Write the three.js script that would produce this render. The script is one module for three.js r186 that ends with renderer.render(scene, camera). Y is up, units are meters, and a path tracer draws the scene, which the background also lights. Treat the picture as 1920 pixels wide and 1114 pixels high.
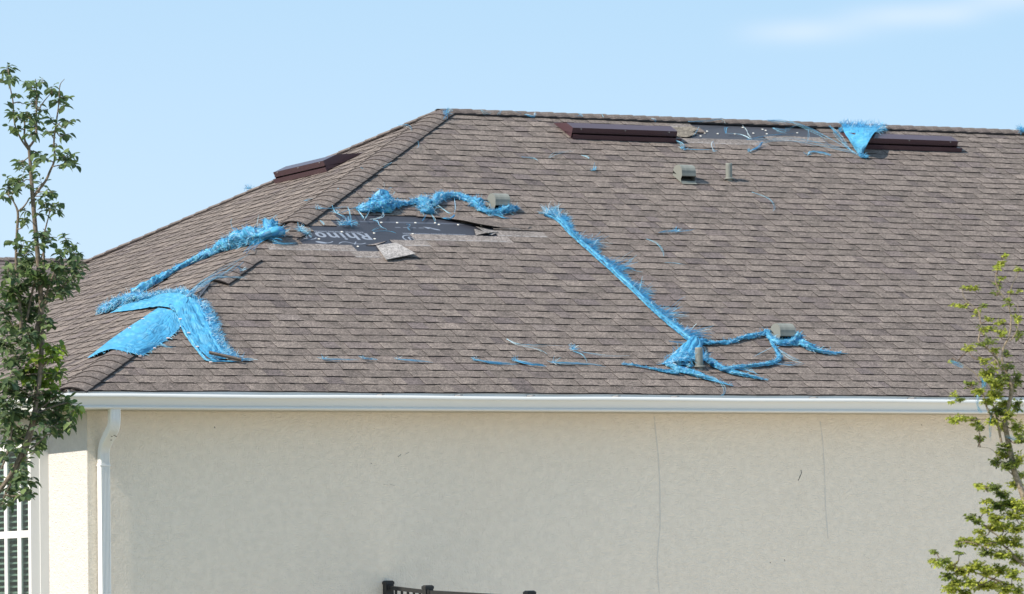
import * as THREE from 'three';
import { mergeGeometries } from 'three/addons/utils/BufferGeometryUtils.js';

// ---------------------------------------------------------------- camera, sky, sun, exposure
const scene = new THREE.Scene();
const G = 2.9;                                     // height of the eave edge above the ground
const FPX = 8399.3, CX = 960, CY = 557;            // focal length in photo pixels
const YAW = 0.451708, PIT = 0.066293, ROLL = -0.015107;
const TH = 0.462172, RUN = 5.976, TT = Math.tan(TH), CT = Math.cos(TH), ST = Math.sin(TH);
const V = (x, y, z) => new THREE.Vector3(x, y, z);
const H = (x, y, d) => V(x, y + G, -d);            // house metres (right along the eave, up from the eave, into the house)
const EYE = H(-11.8916, -1.6144, -32.313);
const AXIS = V(Math.sin(YAW) * Math.cos(PIT), Math.sin(PIT), -Math.cos(YAW) * Math.cos(PIT));
const r0 = V(Math.cos(YAW), 0, Math.sin(YAW)), u0 = r0.clone().cross(AXIS);
const RIGHT = r0.clone().multiplyScalar(Math.cos(ROLL)).addScaledVector(u0, Math.sin(ROLL));
const UP = u0.clone().multiplyScalar(Math.cos(ROLL)).addScaledVector(r0, -Math.sin(ROLL));
const camera = new THREE.PerspectiveCamera(2 * Math.atan(CY / FPX) * 180 / Math.PI, 1024 / 594, 0.5, 3000);
camera.position.copy(EYE); camera.up.copy(UP); camera.lookAt(EYE.clone().add(AXIS));
camera.focus = 35.5; camera.userData.fStop = 7.1;
scene.add(camera);
const renderer = new THREE.WebGLRenderer({ antialias: true });
renderer.setSize(1024, 594);
renderer.toneMapping = THREE.LinearToneMapping;
renderer.toneMappingExposure = 1.42;
renderer.shadowMap.enabled = true;

const SUN_EL = 43 * Math.PI / 180, SUN_AZ = 2.2 * Math.PI / 180;    // from the left, a little in front of the facade
const SUN = V(-Math.cos(SUN_EL) * Math.cos(SUN_AZ), Math.sin(SUN_EL), Math.cos(SUN_EL) * Math.sin(SUN_AZ));
const sun = new THREE.DirectionalLight(0xfff2e0, 4.4);
sun.position.copy(SUN).multiplyScalar(60).add(V(4, 2, -4)); sun.target.position.set(4, 2, -4);
sun.castShadow = true; sun.shadow.mapSize.set(4096, 4096);
Object.assign(sun.shadow.camera, { left: -22, right: 22, top: 22, bottom: -22, near: 1, far: 140 });
scene.add(sun, sun.target);

const ray = (px, py) => AXIS.clone().addScaledVector(RIGHT, (px - CX) / FPX).addScaledVector(UP, -(py - CY) / FPX);
const at = (px, py, depth) => EYE.clone().addScaledVector(ray(px, py), depth);
function toPx(p) { const d = p.clone().sub(EYE), z = d.dot(AXIS); return [CX + FPX * d.dot(RIGHT) / z, CY - FPX * d.dot(UP) / z, z]; }
function onPlane(px, py, n, through) { const d = ray(px, py); return EYE.clone().addScaledVector(d, n.dot(through.clone().sub(EYE)) / n.dot(d)); }

// ---------------------------------------------------------------- random, noise
function rng(seed) { let s = seed >>> 0; return () => { s = (s + 0x6d2b79f5) | 0; let t = Math.imul(s ^ (s >>> 15), 1 | s); t = (t + Math.imul(t ^ (t >>> 7), 61 | t)) ^ t; return ((t ^ (t >>> 14)) >>> 0) / 4294967296; }; }
function hash(x, y, z = 0) { let h = Math.imul(x, 374761393) ^ Math.imul(y, 668265263) ^ Math.imul(z, 2147483647 - 58); h = Math.imul(h ^ (h >>> 13), 1274126177); h ^= h >>> 16; h = Math.imul(h, 0x85ebca6b); return ((h ^ (h >>> 13)) >>> 0) / 4294967296; }
function vnoise(x, y, period = 0, seed = 0) {
  const xi = Math.floor(x), yi = Math.floor(y), fx = x - xi, fy = y - yi, u = fx * fx * (3 - 2 * fx), v = fy * fy * (3 - 2 * fy);
  const w = (a) => (period ? ((a % period) + period) % period : a);
  const a = hash(w(xi), w(yi), seed), b = hash(w(xi + 1), w(yi), seed), c = hash(w(xi), w(yi + 1), seed), d = hash(w(xi + 1), w(yi + 1), seed);
  return a + (b - a) * u + (c - a) * v + (a - b - c + d) * u * v;
}
const clamp = (x, a = 0, b = 1) => Math.min(b, Math.max(a, x));
const mix = (a, b, t) => a + (b - a) * t;
const smooth = (a, b, x) => { const t = clamp((x - a) / (b - a)); return t * t * (3 - 2 * t); };

// ---------------------------------------------------------------- sky (computed: clear air, whitened overhead to fill the shade, paler low down and towards the sun, one wisp of cirrus)
{
  const w = 2048, h = 1024, data = new Float32Array(w * h * 4);
  const azOf = (d) => Math.atan2(d.z, d.x), elOf = (d) => Math.asin(d.y / d.length());
  const wispA = ray(1320, 76), wispB = ray(1580, 46), wispC = ray(1780, 22), wispD = ray(1970, -22);
  const wisp = [wispA, wispB, wispC, wispD].map((d) => [azOf(d), elOf(d)]);
  const sunAz = azOf(SUN);
  for (let j = 0; j < h; j++) {
    const el = ((j + 0.5) / h - 0.5) * Math.PI, e = Math.max(0, el) * 180 / Math.PI;
    for (let i = 0; i < w; i++) {
      const az = ((i + 0.5) / w - 0.5) * 2 * Math.PI;
      let da = Math.abs(az - sunAz); if (da > Math.PI) da = 2 * Math.PI - da;
      const side = smooth(0, 1, 1 - da / Math.PI);
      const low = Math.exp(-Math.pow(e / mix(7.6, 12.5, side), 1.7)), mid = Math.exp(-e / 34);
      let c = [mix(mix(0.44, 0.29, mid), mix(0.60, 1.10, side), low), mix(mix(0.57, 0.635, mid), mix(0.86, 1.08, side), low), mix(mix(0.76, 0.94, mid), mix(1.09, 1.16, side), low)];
      for (let k = 0; k < 3; k++) {
        const [a0, e0] = wisp[k], [a1, e1] = wisp[k + 1], t = (az - a0) / (a1 - a0);
        if (t >= 0 && t < 1) {
          const f = (k + t) / 3, off = (el - mix(e0, e1, t)) * 180 / Math.PI, wide = mix(0.07, 0.12, f);
          const m = Math.exp(-off * off / (wide * wide)) * (0.55 + 0.45 * vnoise(az * 120, el * 500, 0, 3)) * smooth(0, 0.25, f) * 0.75;
          c = [mix(c[0], 0.96, m), mix(c[1], 1.02, m), mix(c[2], 1.12, m)];
        }
      }
      if (el < 0) c = [0.5, 0.56, 0.58];
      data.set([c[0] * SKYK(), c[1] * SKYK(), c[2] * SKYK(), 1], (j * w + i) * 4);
    }
  }
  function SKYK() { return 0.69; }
  const t = new THREE.DataTexture(data, w, h, THREE.RGBAFormat, THREE.FloatType);
  t.mapping = THREE.EquirectangularReflectionMapping; t.colorSpace = THREE.LinearSRGBColorSpace;
  t.magFilter = t.minFilter = THREE.LinearFilter; t.needsUpdate = true;
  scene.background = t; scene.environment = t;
}

// ---------------------------------------------------------------- textures and materials
function dataTex(n, fn, repeat, srgb) {
  const d = new Uint8Array(n * n * 4);
  for (let j = 0; j < n; j++) for (let i = 0; i < n; i++) { const c = fn(i / n, j / n, i, j); d.set([c[0] * 255, c[1] * 255, c[2] * 255, 255].map((x) => clamp(Math.round(x), 0, 255)), (j * n + i) * 4); }
  const t = new THREE.DataTexture(d, n, n, THREE.RGBAFormat); t.wrapS = t.wrapT = THREE.RepeatWrapping; t.repeat.set(repeat, repeat);
  t.magFilter = THREE.LinearFilter; t.minFilter = THREE.LinearMipmapLinearFilter; t.generateMipmaps = true; if (srgb) t.colorSpace = THREE.SRGBColorSpace; t.needsUpdate = true; return t;
}
const granR = rng(11);
const granule = dataTex(512, (u, v) => {           // mineral granules, 1.3 m a tile
  const a = granR(), b = vnoise(u * 180, v * 180, 180, 1), c = vnoise(u * 60, v * 60, 60, 2), d = vnoise(u * 7, v * 7, 7, 5);
  const l = 0.62 + 0.30 * (a - 0.5) + 0.34 * (b - 0.5) + 0.12 * (c - 0.5) + 0.10 * (d - 0.5) + (granR() > 0.985 ? 0.18 : 0);
  return [l, l * 0.985, l * 0.97];
}, 1 / 1.3, true);
const stuccoBump = dataTex(1024, (u, v) => {       // knock-down stucco, 1.4 m a tile
  const wx = vnoise(u * 24, v * 24, 24, 7) * 1.6, wy = vnoise(u * 24, v * 24, 24, 8) * 1.6;
  const ridge = (f, s) => 1 - Math.abs(2 * vnoise(u * f + wx, v * f + wy, f, s) - 1);
  const l = 0.5 * Math.pow(ridge(56, 3), 1.5) + 0.28 * ridge(110, 4) + 0.16 * vnoise(u * 260, v * 260, 260, 5) + 0.2 * vnoise(u * 12, v * 12, 12, 6);
  return [l, l, l];
}, 1 / 1.0, false);
const stuccoTone = dataTex(512, (u, v) => {
  const l = 0.9 + 0.012 * (vnoise(u * 3, v * 3, 3, 9) - 0.5) + 0.03 * (vnoise(u * 120, v * 120, 120, 12) - 0.5), w = 0.004 * (vnoise(u * 6, v * 6, 6, 14) - 0.5);
  return [l + w, l, l - w];
}, 1 / 4.1, true);
const weave = dataTex(256, (u, v, i, j) => { const l = 0.86 + 0.07 * ((i % 4 < 2) === (j % 4 < 2) ? 1 : 0) + 0.12 * (vnoise(u * 9, v * 40, 0, 3) - 0.5); return [l, l, l]; }, 1 / 0.5, true);
const crease = dataTex(512, (u, v) => { const wx = vnoise(u * 5, v * 5, 5, 31) * 1.4, r = (f, s, p) => Math.pow(1 - Math.abs(2 * vnoise(u * f + wx, v * f * 1 - wx, 0, s) - 1), p); const l = 0.45 * r(4, 32, 4) + 0.3 * r(9, 33, 4) + 0.2 * r(20, 34, 3) + 0.05 * vnoise(u * 90, v * 90, 90, 35); return [l, l, l]; }, 2.2, false);
const barkTex = dataTex(256, (u, v) => { const l = 0.75 + 0.3 * (vnoise(u * 10, v * 40, 10, 3) - 0.5) + 0.2 * (vnoise(u * 40, v * 40, 40, 4) - 0.5); return [l, l * 0.98, l * 0.94]; }, 1, true);
const metalTone = dataTex(256, (u, v) => { const l = 0.93 + 0.08 * (vnoise(u * 8, v * 8, 8, 3) - 0.5) + 0.07 * (vnoise(u * 50, v * 6, 50, 4) - 0.5); return [l, l, l]; }, 1, true);
const std = (color, rough = 0.8, extra = {}) => { const m = new THREE.MeshStandardMaterial({ roughness: rough, side: THREE.DoubleSide, ...extra }); m.color.setRGB(...color); return m; };
const M = {
  shingle: std([2.22, 2.22, 2.24], 0.95, { vertexColors: true, map: granule, bumpMap: granule, bumpScale: 0.0015 }),
  underlay: std([0.055, 0.058, 0.072], 0.55),
  stuccoFront: std([0.985, 0.90, 0.78], 0.95, { map: stuccoTone, bumpMap: stuccoBump, bumpScale: 0.0055 }),  // front stucco warmed in colour to offset blue skylight in the shade
  stuccoSide: std([0.79, 0.77, 0.75], 0.95, { map: stuccoTone, bumpMap: stuccoBump, bumpScale: 0.006 }),  // copy of the front stucco, toned down for the sunlit end wall
  whiteMetal: std([0.68, 0.695, 0.69], 0.38),
  vinyl: std([0.78, 0.79, 0.80], 0.45),
  downspout: std([0.84, 0.855, 0.86], 0.38),
  soffit: std([0.40, 0.37, 0.30], 0.8),
  maroon: std([0.085, 0.044, 0.056], 0.30, { map: metalTone }),
  darkMaroon: std([0.035, 0.022, 0.03], 0.5),
  lead: std([0.25, 0.265, 0.245], 0.6, { map: metalTone }),
  inside: std([0.02, 0.02, 0.02], 0.9),
  cap: std([0.75, 0.74, 0.70], 0.5), staple: std([0.72, 0.60, 0.58], 0.6),
  tarp: std([1.06, 1.06, 1.06], 0.6, { vertexColors: true, map: weave, bumpMap: crease, bumpScale: 0.010 }),
  thread: std([1, 1, 1], 0.5, { vertexColors: true }),
  wood: std([0.27, 0.22, 0.19], 0.85, { map: barkTex }),
  blackMetal: std([0.016, 0.017, 0.019], 0.6),
  blind: std([0.50, 0.54, 0.51], 0.6),
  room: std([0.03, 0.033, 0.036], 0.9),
  glass: (() => { const m = new THREE.MeshPhysicalMaterial({ transmission: 1, thickness: 0, roughness: 0.02, ior: 1.5, side: THREE.DoubleSide }); m.color.setRGB(0.72, 0.80, 0.77); return m; })(),
  grey: std([0.30, 0.30, 0.31], 0.9), dark: std([0.05, 0.045, 0.045], 0.9),
  shingleBack: std([0.80, 0.79, 0.81], 0.9, { map: granule }),
  ground: std([0.20, 0.20, 0.10], 0.95, { map: stuccoTone }), paving: std([0.74, 0.68, 0.575], 0.9, { map: stuccoTone, bumpMap: stuccoBump, bumpScale: 0.002 }),  // paving kept pale to bounce light onto the shaded wall
  sealant: std([0.36, 0.35, 0.36], 0.8),
};

// ---------------------------------------------------------------- building tools
class MB {                                          // collects triangles with colour and uv
  constructor() { this.p = []; this.c = []; this.t = []; }
  tri(a, b, c, col = [1, 1, 1], ua = [0, 0], ub = [0, 0], uc = [0, 0]) { for (const [q, u] of [[a, ua], [b, ub], [c, uc]]) { this.p.push(q.x, q.y, q.z); this.c.push(...col); this.t.push(...u); } }
  quad(a, b, c, d, col, ua, ub, uc, ud) { this.tri(a, b, c, col, ua, ub, uc); this.tri(a, c, d, col, ua, uc, ud); }
  grid(rows, colf, uvf, close) {                    // rows of points, smooth normals
    const n = rows.length, m = rows[0].length;
    for (let i = 0; i + 1 < n; i++) for (let j = 0; j + (close ? 0 : 1) < m; j++) {
      const k = (j + 1) % m;
      const cs = colf ? colf(i, j) : [1, 1, 1], uv = uvf || ((a, b) => [a * 0.05, b * 0.05]);
      this.quad(rows[i][j], rows[i][k], rows[i + 1][k], rows[i + 1][j], cs, uv(i, j), uv(i, j + 1), uv(i + 1, j + 1), uv(i + 1, j));
    }
  }
  get empty() { return !this.p.length; }
  geo(soft) {
    const g = new THREE.BufferGeometry();
    g.setAttribute('position', new THREE.Float32BufferAttribute(this.p, 3)); g.setAttribute('color', new THREE.Float32BufferAttribute(this.c, 3)); g.setAttribute('uv', new THREE.Float32BufferAttribute(this.t, 2));
    g.computeVertexNormals();
    if (soft) {                                     // average the normals of points that coincide
      const pos = g.attributes.position, nor = g.attributes.normal, sum = new Map(), key = (i) => `${Math.round(pos.getX(i) * 5e3)},${Math.round(pos.getY(i) * 5e3)},${Math.round(pos.getZ(i) * 5e3)}`;
      for (let i = 0; i < pos.count; i++) { const k = key(i), s = sum.get(k) || sum.set(k, [0, 0, 0]).get(k); s[0] += nor.getX(i); s[1] += nor.getY(i); s[2] += nor.getZ(i); }
      for (let i = 0; i < pos.count; i++) { const s = sum.get(key(i)), l = Math.hypot(...s) || 1; nor.setXYZ(i, s[0] / l, s[1] / l, s[2] / l); }
    }
    return g;
  }
}
const used = new Map();
function numbered(name) { const n = used.get(name) || 0; used.set(name, n + 1); return n ? `${name}_${String(n).padStart(3, '0')}` : name; }
function part(name, geometry, material, parent, label) {
  const m = new THREE.Mesh(geometry, material); m.name = name; m.castShadow = m.receiveShadow = true; parent.add(m); if (label) m.userData.label = label; return m;
}
function thing(name, label, category, group) {
  const o = new THREE.Group(); o.name = numbered(name); o.userData = { label, category }; if (group) o.userData.group = group; scene.add(o); return o;
}
function settle(o) {                                // move the origin of a thing built in world metres to its base
  const b = new THREE.Box3().setFromObject(o), c = V((b.min.x + b.max.x) / 2, b.min.y, (b.min.z + b.max.z) / 2);
  o.position.copy(c); for (const k of o.children) k.position.sub(c); return o;
}
function box(x0, x1, y0, y1, d0, d1) {              // in house metres, uv in metres
  const mb = new MB(), P = (i, j, k) => H(i ? x1 : x0, j ? y1 : y0, k ? d1 : d0), f = (a, b, c, d, w, h) => mb.quad(a, b, c, d, [1, 1, 1], [0, 0], [w, 0], [w, h], [0, h]);
  const w = x1 - x0, h = y1 - y0, e = d1 - d0;
  f(P(0, 0, 0), P(1, 0, 0), P(1, 1, 0), P(0, 1, 0), w, h); f(P(1, 0, 1), P(0, 0, 1), P(0, 1, 1), P(1, 1, 1), w, h);
  f(P(0, 0, 1), P(0, 0, 0), P(0, 1, 0), P(0, 1, 1), e, h); f(P(1, 0, 0), P(1, 0, 1), P(1, 1, 1), P(1, 1, 0), e, h);
  f(P(0, 1, 0), P(1, 1, 0), P(1, 1, 1), P(0, 1, 1), w, e); f(P(0, 0, 1), P(1, 0, 1), P(1, 0, 0), P(0, 0, 0), w, e);
  return mb.geo();
}
function tube(points, radius, sides = 8, mb = new MB(), col = [1, 1, 1], steps = 0) {      // a tapered round bar through points
  const curve = new THREE.CatmullRomCurve3(points), n = steps || Math.max(2, points.length * 3), fr = curve.computeFrenetFrames(n, false), rows = [];
  for (let i = 0; i <= n; i++) {
    const c = curve.getPoint(i / n), r = typeof radius === 'function' ? radius(i / n) : radius, row = [];
    for (let j = 0; j < sides; j++) { const a = j / sides * 2 * Math.PI; row.push(c.clone().addScaledVector(fr.normals[i], Math.cos(a) * r).addScaledVector(fr.binormals[i], Math.sin(a) * r)); }
    rows.push(row);
  }
  mb.grid(rows, () => col, (i, j) => [j / sides, i * 0.1], true); return mb;
}

// ---------------------------------------------------------------- roof planes
const F = (x, s, n = 0) => H(x, s * ST + n * CT, s * CT - n * ST);             // front slope: along the eave, up the slope, off the slope
const E_ = (d, s, n = 0) => H(s * CT - n * ST, s * ST + n * CT, d);            // end slope
const NF = V(0, CT, ST), NE = V(-ST, CT, 0);
const onF = (px, py, h = 0) => onPlane(px, py, NF, F(0, 0, h));
const onE = (px, py, h = 0) => onPlane(px, py, NE, E_(0, 0, h));
const FS = (p) => [p.x, (p.y - G) * ST + -p.z * CT];
const ES = (p) => [-p.z, (p.y - G) * ST + p.x * CT];
function onRoof(px, py, h = 0) { const f = onF(px, py, h); return f.x >= -f.z ? f : onE(px, py, h); }
const roofN = (p) => (p.x >= -p.z ? NF : NE);
const above = (p) => Math.min((p.y - G) - TT * p.x, (p.y - G) - TT * -p.z) === (p.y - G) - TT * p.x && false ? 0 : (p.y - G - TT * Math.min(p.x, -p.z)) * CT;
const SMAX = RUN / CT, EXPO = 0.1429, XEND = 14;

// ================================================================ GROUND
{
  const g = new THREE.PlaneGeometry(1600, 1600); g.rotateX(-Math.PI / 2); const uv = g.attributes.uv; for (let i = 0; i < uv.count; i++) uv.setXY(i, uv.getX(i) * 1600, uv.getY(i) * 1600);
  const m = part('ground', g, M.ground, scene); m.userData = { kind: 'structure', label: 'lawn around the house, below the picture', category: 'ground' };
}

{ // pale paving added below the picture to bounce light onto the wall
  const p = part('added_terrace', box(0.1, 22, -G - 0.1, -G + 0.03, -24, 0.239), M.paving, scene); p.userData = { kind: 'structure', label: 'pale paving added out of view to bounce light onto the front wall', category: 'added_terrace' };
}

// ================================================================ HOUSE
const house = thing('house', 'cream stucco house with a damaged brown shingle hip roof and white gutter', 'house');
const WX = 0.238, WD = 0.238, BACK = 2 * RUN;
part('front_wall', box(WX, XEND - 0.2, -G, -0.152, WD, WD + 0.2), M.stuccoFront, house, 'stucco wall in shade under the gutter, colour warmed against blue skylight');
{
  const P = (px, py) => onPlane(px, py, V(-1, 0, 0), H(WX, 0, 0));
  const dWin = -P(92, 1000).z, dEnd = dWin + 1.9, WT = -0.36, WB = -2.1;
  const side = [];                                  // the end wall with a real opening for the window
  side.push(box(WX, WX + 0.2, -G, -0.152, WD + 0.2, dWin), box(WX, WX + 0.2, WT, -0.152, dWin, dEnd), box(WX, WX + 0.2, -G, WB, dWin, dEnd), box(WX, WX + 0.2, -G, -0.152, dEnd, BACK - WD));
  const corner = box(WX - 0.001, WX + 0.2, -G, -0.152, WD - 0.0, WD + 0.2);
  part('end_wall', mergeGeometries([...side]), M.stuccoSide, house, 'sunlit end wall, same stucco in a toned-down colour');
  // the first 20 cm of the end wall, round the corner
  part('end_wall_return', box(WX - 0.003, WX, -G, -0.1525, WD + 0.003, dWin), M.stuccoSide, house);
  // projecting window unit
  const XO = WX - 0.152, win = new THREE.Group(); win.name = 'window'; house.add(win);
  const fr = [box(XO, WX + 0.04, WB, WT, dWin, dWin + 0.02), box(XO + 0.075, WX - 0.002, WB - 0.01, WT + 0.01, dWin - 0.008, dWin), box(XO, WX + 0.04, WT - 0.05, WT, dWin + 0.02, dEnd - 0.02), box(XO, WX + 0.04, WB, WB + 0.05, dWin + 0.02, dEnd - 0.02), box(XO, WX + 0.04, WB, WT, dEnd - 0.02, dEnd)];
  part('window_frame', mergeGeometries(fr), M.vinyl, win);
  const xs = [[0.02, 0.072], [0.245, 0.33], [0.57, 0.64], [0.90, 0.97], [1.28, 1.35], [1.83, 1.88]], YR = [-1.052, -1.108];
  for (const [a, b] of xs) part('window_bar', box(XO + 0.004, XO + 0.022, WB + 0.05, WT - 0.05, dWin + a, dWin + b), M.vinyl, win);
  for (let i = 0; i + 1 < xs.length; i++) {
    const a = dWin + xs[i][1], b = dWin + xs[i + 1][0];
    part('window_rail', box(XO + 0.006, XO + 0.020, YR[1], YR[0], a, b), M.vinyl, win);
    part('pane', box(XO + 0.015, XO + 0.018, YR[0], WT - 0.05, a, b), M.glass, win);
    part('pane', box(XO + 0.012, XO + 0.015, WB + 0.05, YR[1], a, b), M.glass, win);
  }
  const slat = box(-0.011, 0.011, -0.0015, 0.0015, 0, dEnd - dWin - 0.14); slat.translate(0, -G, 0); slat.rotateZ(0.75);
  for (let y = WT - 0.1; y > WB + 0.06; y -= 0.047) { const s = part('blind_slat', slat, M.blind, win); s.position.set(XO + 0.048, y + G, -(dWin + 0.07)); }
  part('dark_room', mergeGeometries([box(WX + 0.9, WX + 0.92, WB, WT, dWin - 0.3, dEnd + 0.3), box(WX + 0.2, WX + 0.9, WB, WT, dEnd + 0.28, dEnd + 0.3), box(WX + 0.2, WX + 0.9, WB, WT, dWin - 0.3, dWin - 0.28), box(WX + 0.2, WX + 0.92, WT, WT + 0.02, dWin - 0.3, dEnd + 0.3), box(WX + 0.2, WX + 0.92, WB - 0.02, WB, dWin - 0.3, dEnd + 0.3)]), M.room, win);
}
part('back_wall', box(WX, XEND - 0.2, -G, -0.152, BACK - WD, BACK - WD + 0.2), M.stuccoFront, house);
{ // gable end far to the right, closing the house
  const mb = new MB(), x = XEND - 0.2, q = (X, y, d) => H(X, y, d);
  mb.quad(q(x, -G, WD), q(x, -G, BACK - WD), q(x, -0.1, BACK - WD), q(x, -0.1, WD)); mb.tri(q(x, -0.1, WD), q(x, -0.1, BACK - WD), q(x, RUN * TT - 0.05, RUN));
  part('gable_wall', mb.geo(), M.stuccoSide, house);
  part('soffit', mergeGeometries([box(0.02, XEND, -0.152, -0.142, 0.02, WD + 0.06), box(0.02, WX + 0.06, -0.152, -0.142, WD + 0.06, BACK)]), M.soffit, house);
  part('fascia', mergeGeometries([box(0.002, XEND, -0.15, -0.028, 0.002, 0.02), box(0.002, 0.02, -0.15, -0.028, 0.02, BACK)]), M.whiteMetal, house);
  part('drip_edge', mergeGeometries([box(-0.006, XEND, -0.034, -0.001, -0.006, 0.0), box(-0.006, 0.0, -0.034, -0.001, 0.0, BACK)]), M.whiteMetal, house);
}
{ // faint filled cracks and small marks on the front wall
  const wallAt = (px, py) => onPlane(px, py, V(0, 0, 1), H(0, 0, WD - 0.0015));
  const strip = (pts, w, seed) => { const mb = new MB(), R = rng(seed); for (let i = 0; i + 1 < pts.length; i++) { const a = wallAt(...pts[i]), b = wallAt(...pts[i + 1]), n = 6; for (let k = 0; k < n; k++) { const p = a.clone().lerp(b, k / n), q = a.clone().lerp(b, (k + 1) / n), j = () => (R() - 0.5) * w * 0.5; const w1 = w * (0.6 + 0.6 * R()); mb.quad(p.clone().add(V(-w1 / 2 + j(), 0, 0)), p.clone().add(V(w1 / 2, 0, 0)), q.clone().add(V(w1 / 2, 0, 0)), q.clone().add(V(-w1 / 2 + j(), 0, 0))); } } return mb.geo(); };
  const filler = std([0.63, 0.60, 0.55], 0.95);
  part('filled_crack', strip([[1227, 781], [1230, 815], [1234, 850], [1237, 900], [1238, 985], [1232, 1050], [1236, 1114]], 0.011, 3), filler, house);
  part('filled_crack', strip([[1538, 790], [1543, 830], [1546, 880], [1548, 950], [1553, 1010]], 0.010, 4), filler, house);
  for (const [pts, w] of [[[[1502, 881], [1503, 887], [1497, 901]], 0.006], [[[746, 857], [752, 852]], 0.006], [[[760, 852], [767, 848]], 0.005], [[[718, 908], [728, 910]], 0.006], [[[731, 908], [740, 911]], 0.005], [[[1444, 1054], [1445, 1056]], 0.007], [[[1471, 1049], [1472, 1052]], 0.006], [[[402, 800], [403, 803]], 0.008], [[[1727, 796], [1729, 798]], 0.008], [[[695, 868], [697, 870]], 0.006]])
    part('wall_mark', strip(pts, w, 9), M.dark, house);
}
// ---- gutters: a K-shaped profile mitred at the corner
{
  const prof = [[0.0, -0.034], [0.0, -0.147], [0.088, -0.147], [0.099, -0.144], [0.102, -0.138], [0.097, -0.130], [0.084, -0.121], [0.088, -0.112], [0.098, -0.090], [0.108, -0.072], [0.112, -0.063], [0.125, -0.065], [0.134, -0.061], [0.137, -0.054], [0.134, -0.045], [0.127, -0.037], [0.117, -0.033]];
  const run = (f, end, seed) => { const rows = [], R = rng(seed); for (let k = 0; k <= 24; k++) { const t = k / 24, row = prof.map(([o, y]) => f(o, y + 0.0025 * Math.sin(k * 1.7) * (o > 0.1 ? 1 : 0.2) - 0.008 * t, t)); rows.push(row); } const mb = new MB(); mb.grid(rows, null, (i, j) => [i / 24 * end, j * 0.02]); return mb.geo(); };
  part('gutter', run((o, y, t) => H(mix(-o, XEND, t), y, -o), XEND, 1), M.whiteMetal, house);
  part('gutter', run((o, y, t) => H(-o, y + 0.008 * t, mix(-o, BACK, t)), BACK, 2), M.whiteMetal, house);
  for (const px of [708, 855, 990, 1150, 1260, 1520, 1704]) { const p = onPlane(px, 741, V(0, 0, 1), H(0, 0, -0.01)); part('gutter_hanger', (() => { const g = new THREE.BoxGeometry(0.025, 0.008, 0.11); g.translate(p.x, G - 0.026, 0.06); return g; })(), M.grey, house); }
}
// ---- downspout
{
  const ds = new THREE.Group(); ds.name = 'downspout'; house.add(ds);
  const path = new THREE.CatmullRomCurve3([[-0.05, -0.135], [-0.05, -0.2], [-0.047, -0.245], [-0.02, -0.292], [0.035, -0.33], [0.10, -0.372], [0.155, -0.415], [0.186, -0.465], [0.19, -0.52], [0.19, -0.6]].map(([d, y]) => H(0.352, y, d)));
  const outline = []; { const w = 0.041, e = 0.037, c = 0.008; const ribs = 6; 
    for (let i = 0; i <= ribs * 4; i++) { const t = i / (ribs * 4); outline.push([mix(-w + c, w - c, t), -e - (i % 4 === 2 ? -0.008 : 0)]); }
    outline.push([w, -e + c]); for (let i = 1; i < 8; i++) outline.push([w - (i % 2 ? 0.003 : 0), mix(-e + c, e - c, i / 8)]); outline.push([w, e - c], [w - c, e], [-w + c, e], [-w, e - c]);
    for (let i = 1; i < 4; i++) outline.push([-w, mix(e - c, -e + c, i / 4)]); outline.push([-w, -e + c]); }
  const sweep = (t0, t1, n, grow, crimp) => { const rows = []; for (let i = 0; i <= n; i++) { const t = mix(t0, t1, i / n), c = path.getPointAt(t), tan = path.getTangentAt(t), out = V(1, 0, 0).cross(tan).normalize(); if (out.z < 0 && Math.abs(tan.y) > 0.5) out.negate(); const s = grow + crimp * Math.sin(i * Math.PI / 1.5) ; rows.push(outline.map(([x, e]) => c.clone().add(V(x * s, 0, 0)).addScaledVector(out, -e * s))); } const mb = new MB(); mb.grid(rows, null, (i, j) => [j * 0.01, i * 0.01], true); return mb.geo(); };
  part('elbow', sweep(0, 0.5, 60, 1.0, 0.012), M.downspout, ds);
  part('elbow', sweep(0.49, 1, 60, 0.96, 0.012), M.downspout, ds);
  const rows = [-0.555, -0.56, -1.5, -G + 0.05].map((y) => outline.map(([x, e]) => H(0.352 + x * 1.02, y, 0.19 + e * 1.02)));
  const mb = new MB(); mb.grid(rows, null, (i, j) => [j * 0.01, i * 0.3], true); part('downspout_pipe', mb.geo(), M.downspout, ds);
  for (const [x, y, d] of [[0.335, -0.345, 0.0], [0.352, -0.338, -0.012], [0.37, -0.345, 0.0], [0.345, -0.372, 0.04]]) { const g = new THREE.BoxGeometry(0.011, 0.005, 0.012); g.translate(x, y + G - 0.013, -d + 0.037); part('dirt_streak', g, M.dark, ds); }
  const band = box(0.308, 0.396, -0.578, -0.57, 0.148, 0.232); part('pipe_strap', band, M.downspout, ds);
}

// ---- roof decks
const front = (() => { const mb = new MB(), q = (x, s) => F(x, s, -0.004); mb.quad(q(0, 0), q(XEND, 0), q(XEND, SMAX), q(RUN, SMAX), [1, 1, 1]); return part('front_roof_slope', mb.geo(), M.underlay, house, 'front roof slope with bare patches of black underlayment'); })();
const endSlope = (() => { const mb = new MB(), q = (d, s) => E_(d, s, -0.004); mb.tri(q(0, 0), q(RUN, SMAX), q(BACK, 0)); return part('end_roof_slope', mb.geo(), M.underlay, house, 'triangular end roof slope on the left'); })();
{ const mb = new MB(); mb.quad(H(0, 0, BACK), H(XEND, 0, BACK), H(XEND, RUN * TT, RUN), H(RUN, RUN * TT, RUN)); part('rear_roof_slope', mb.geo(), M.underlay, house); }

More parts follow.
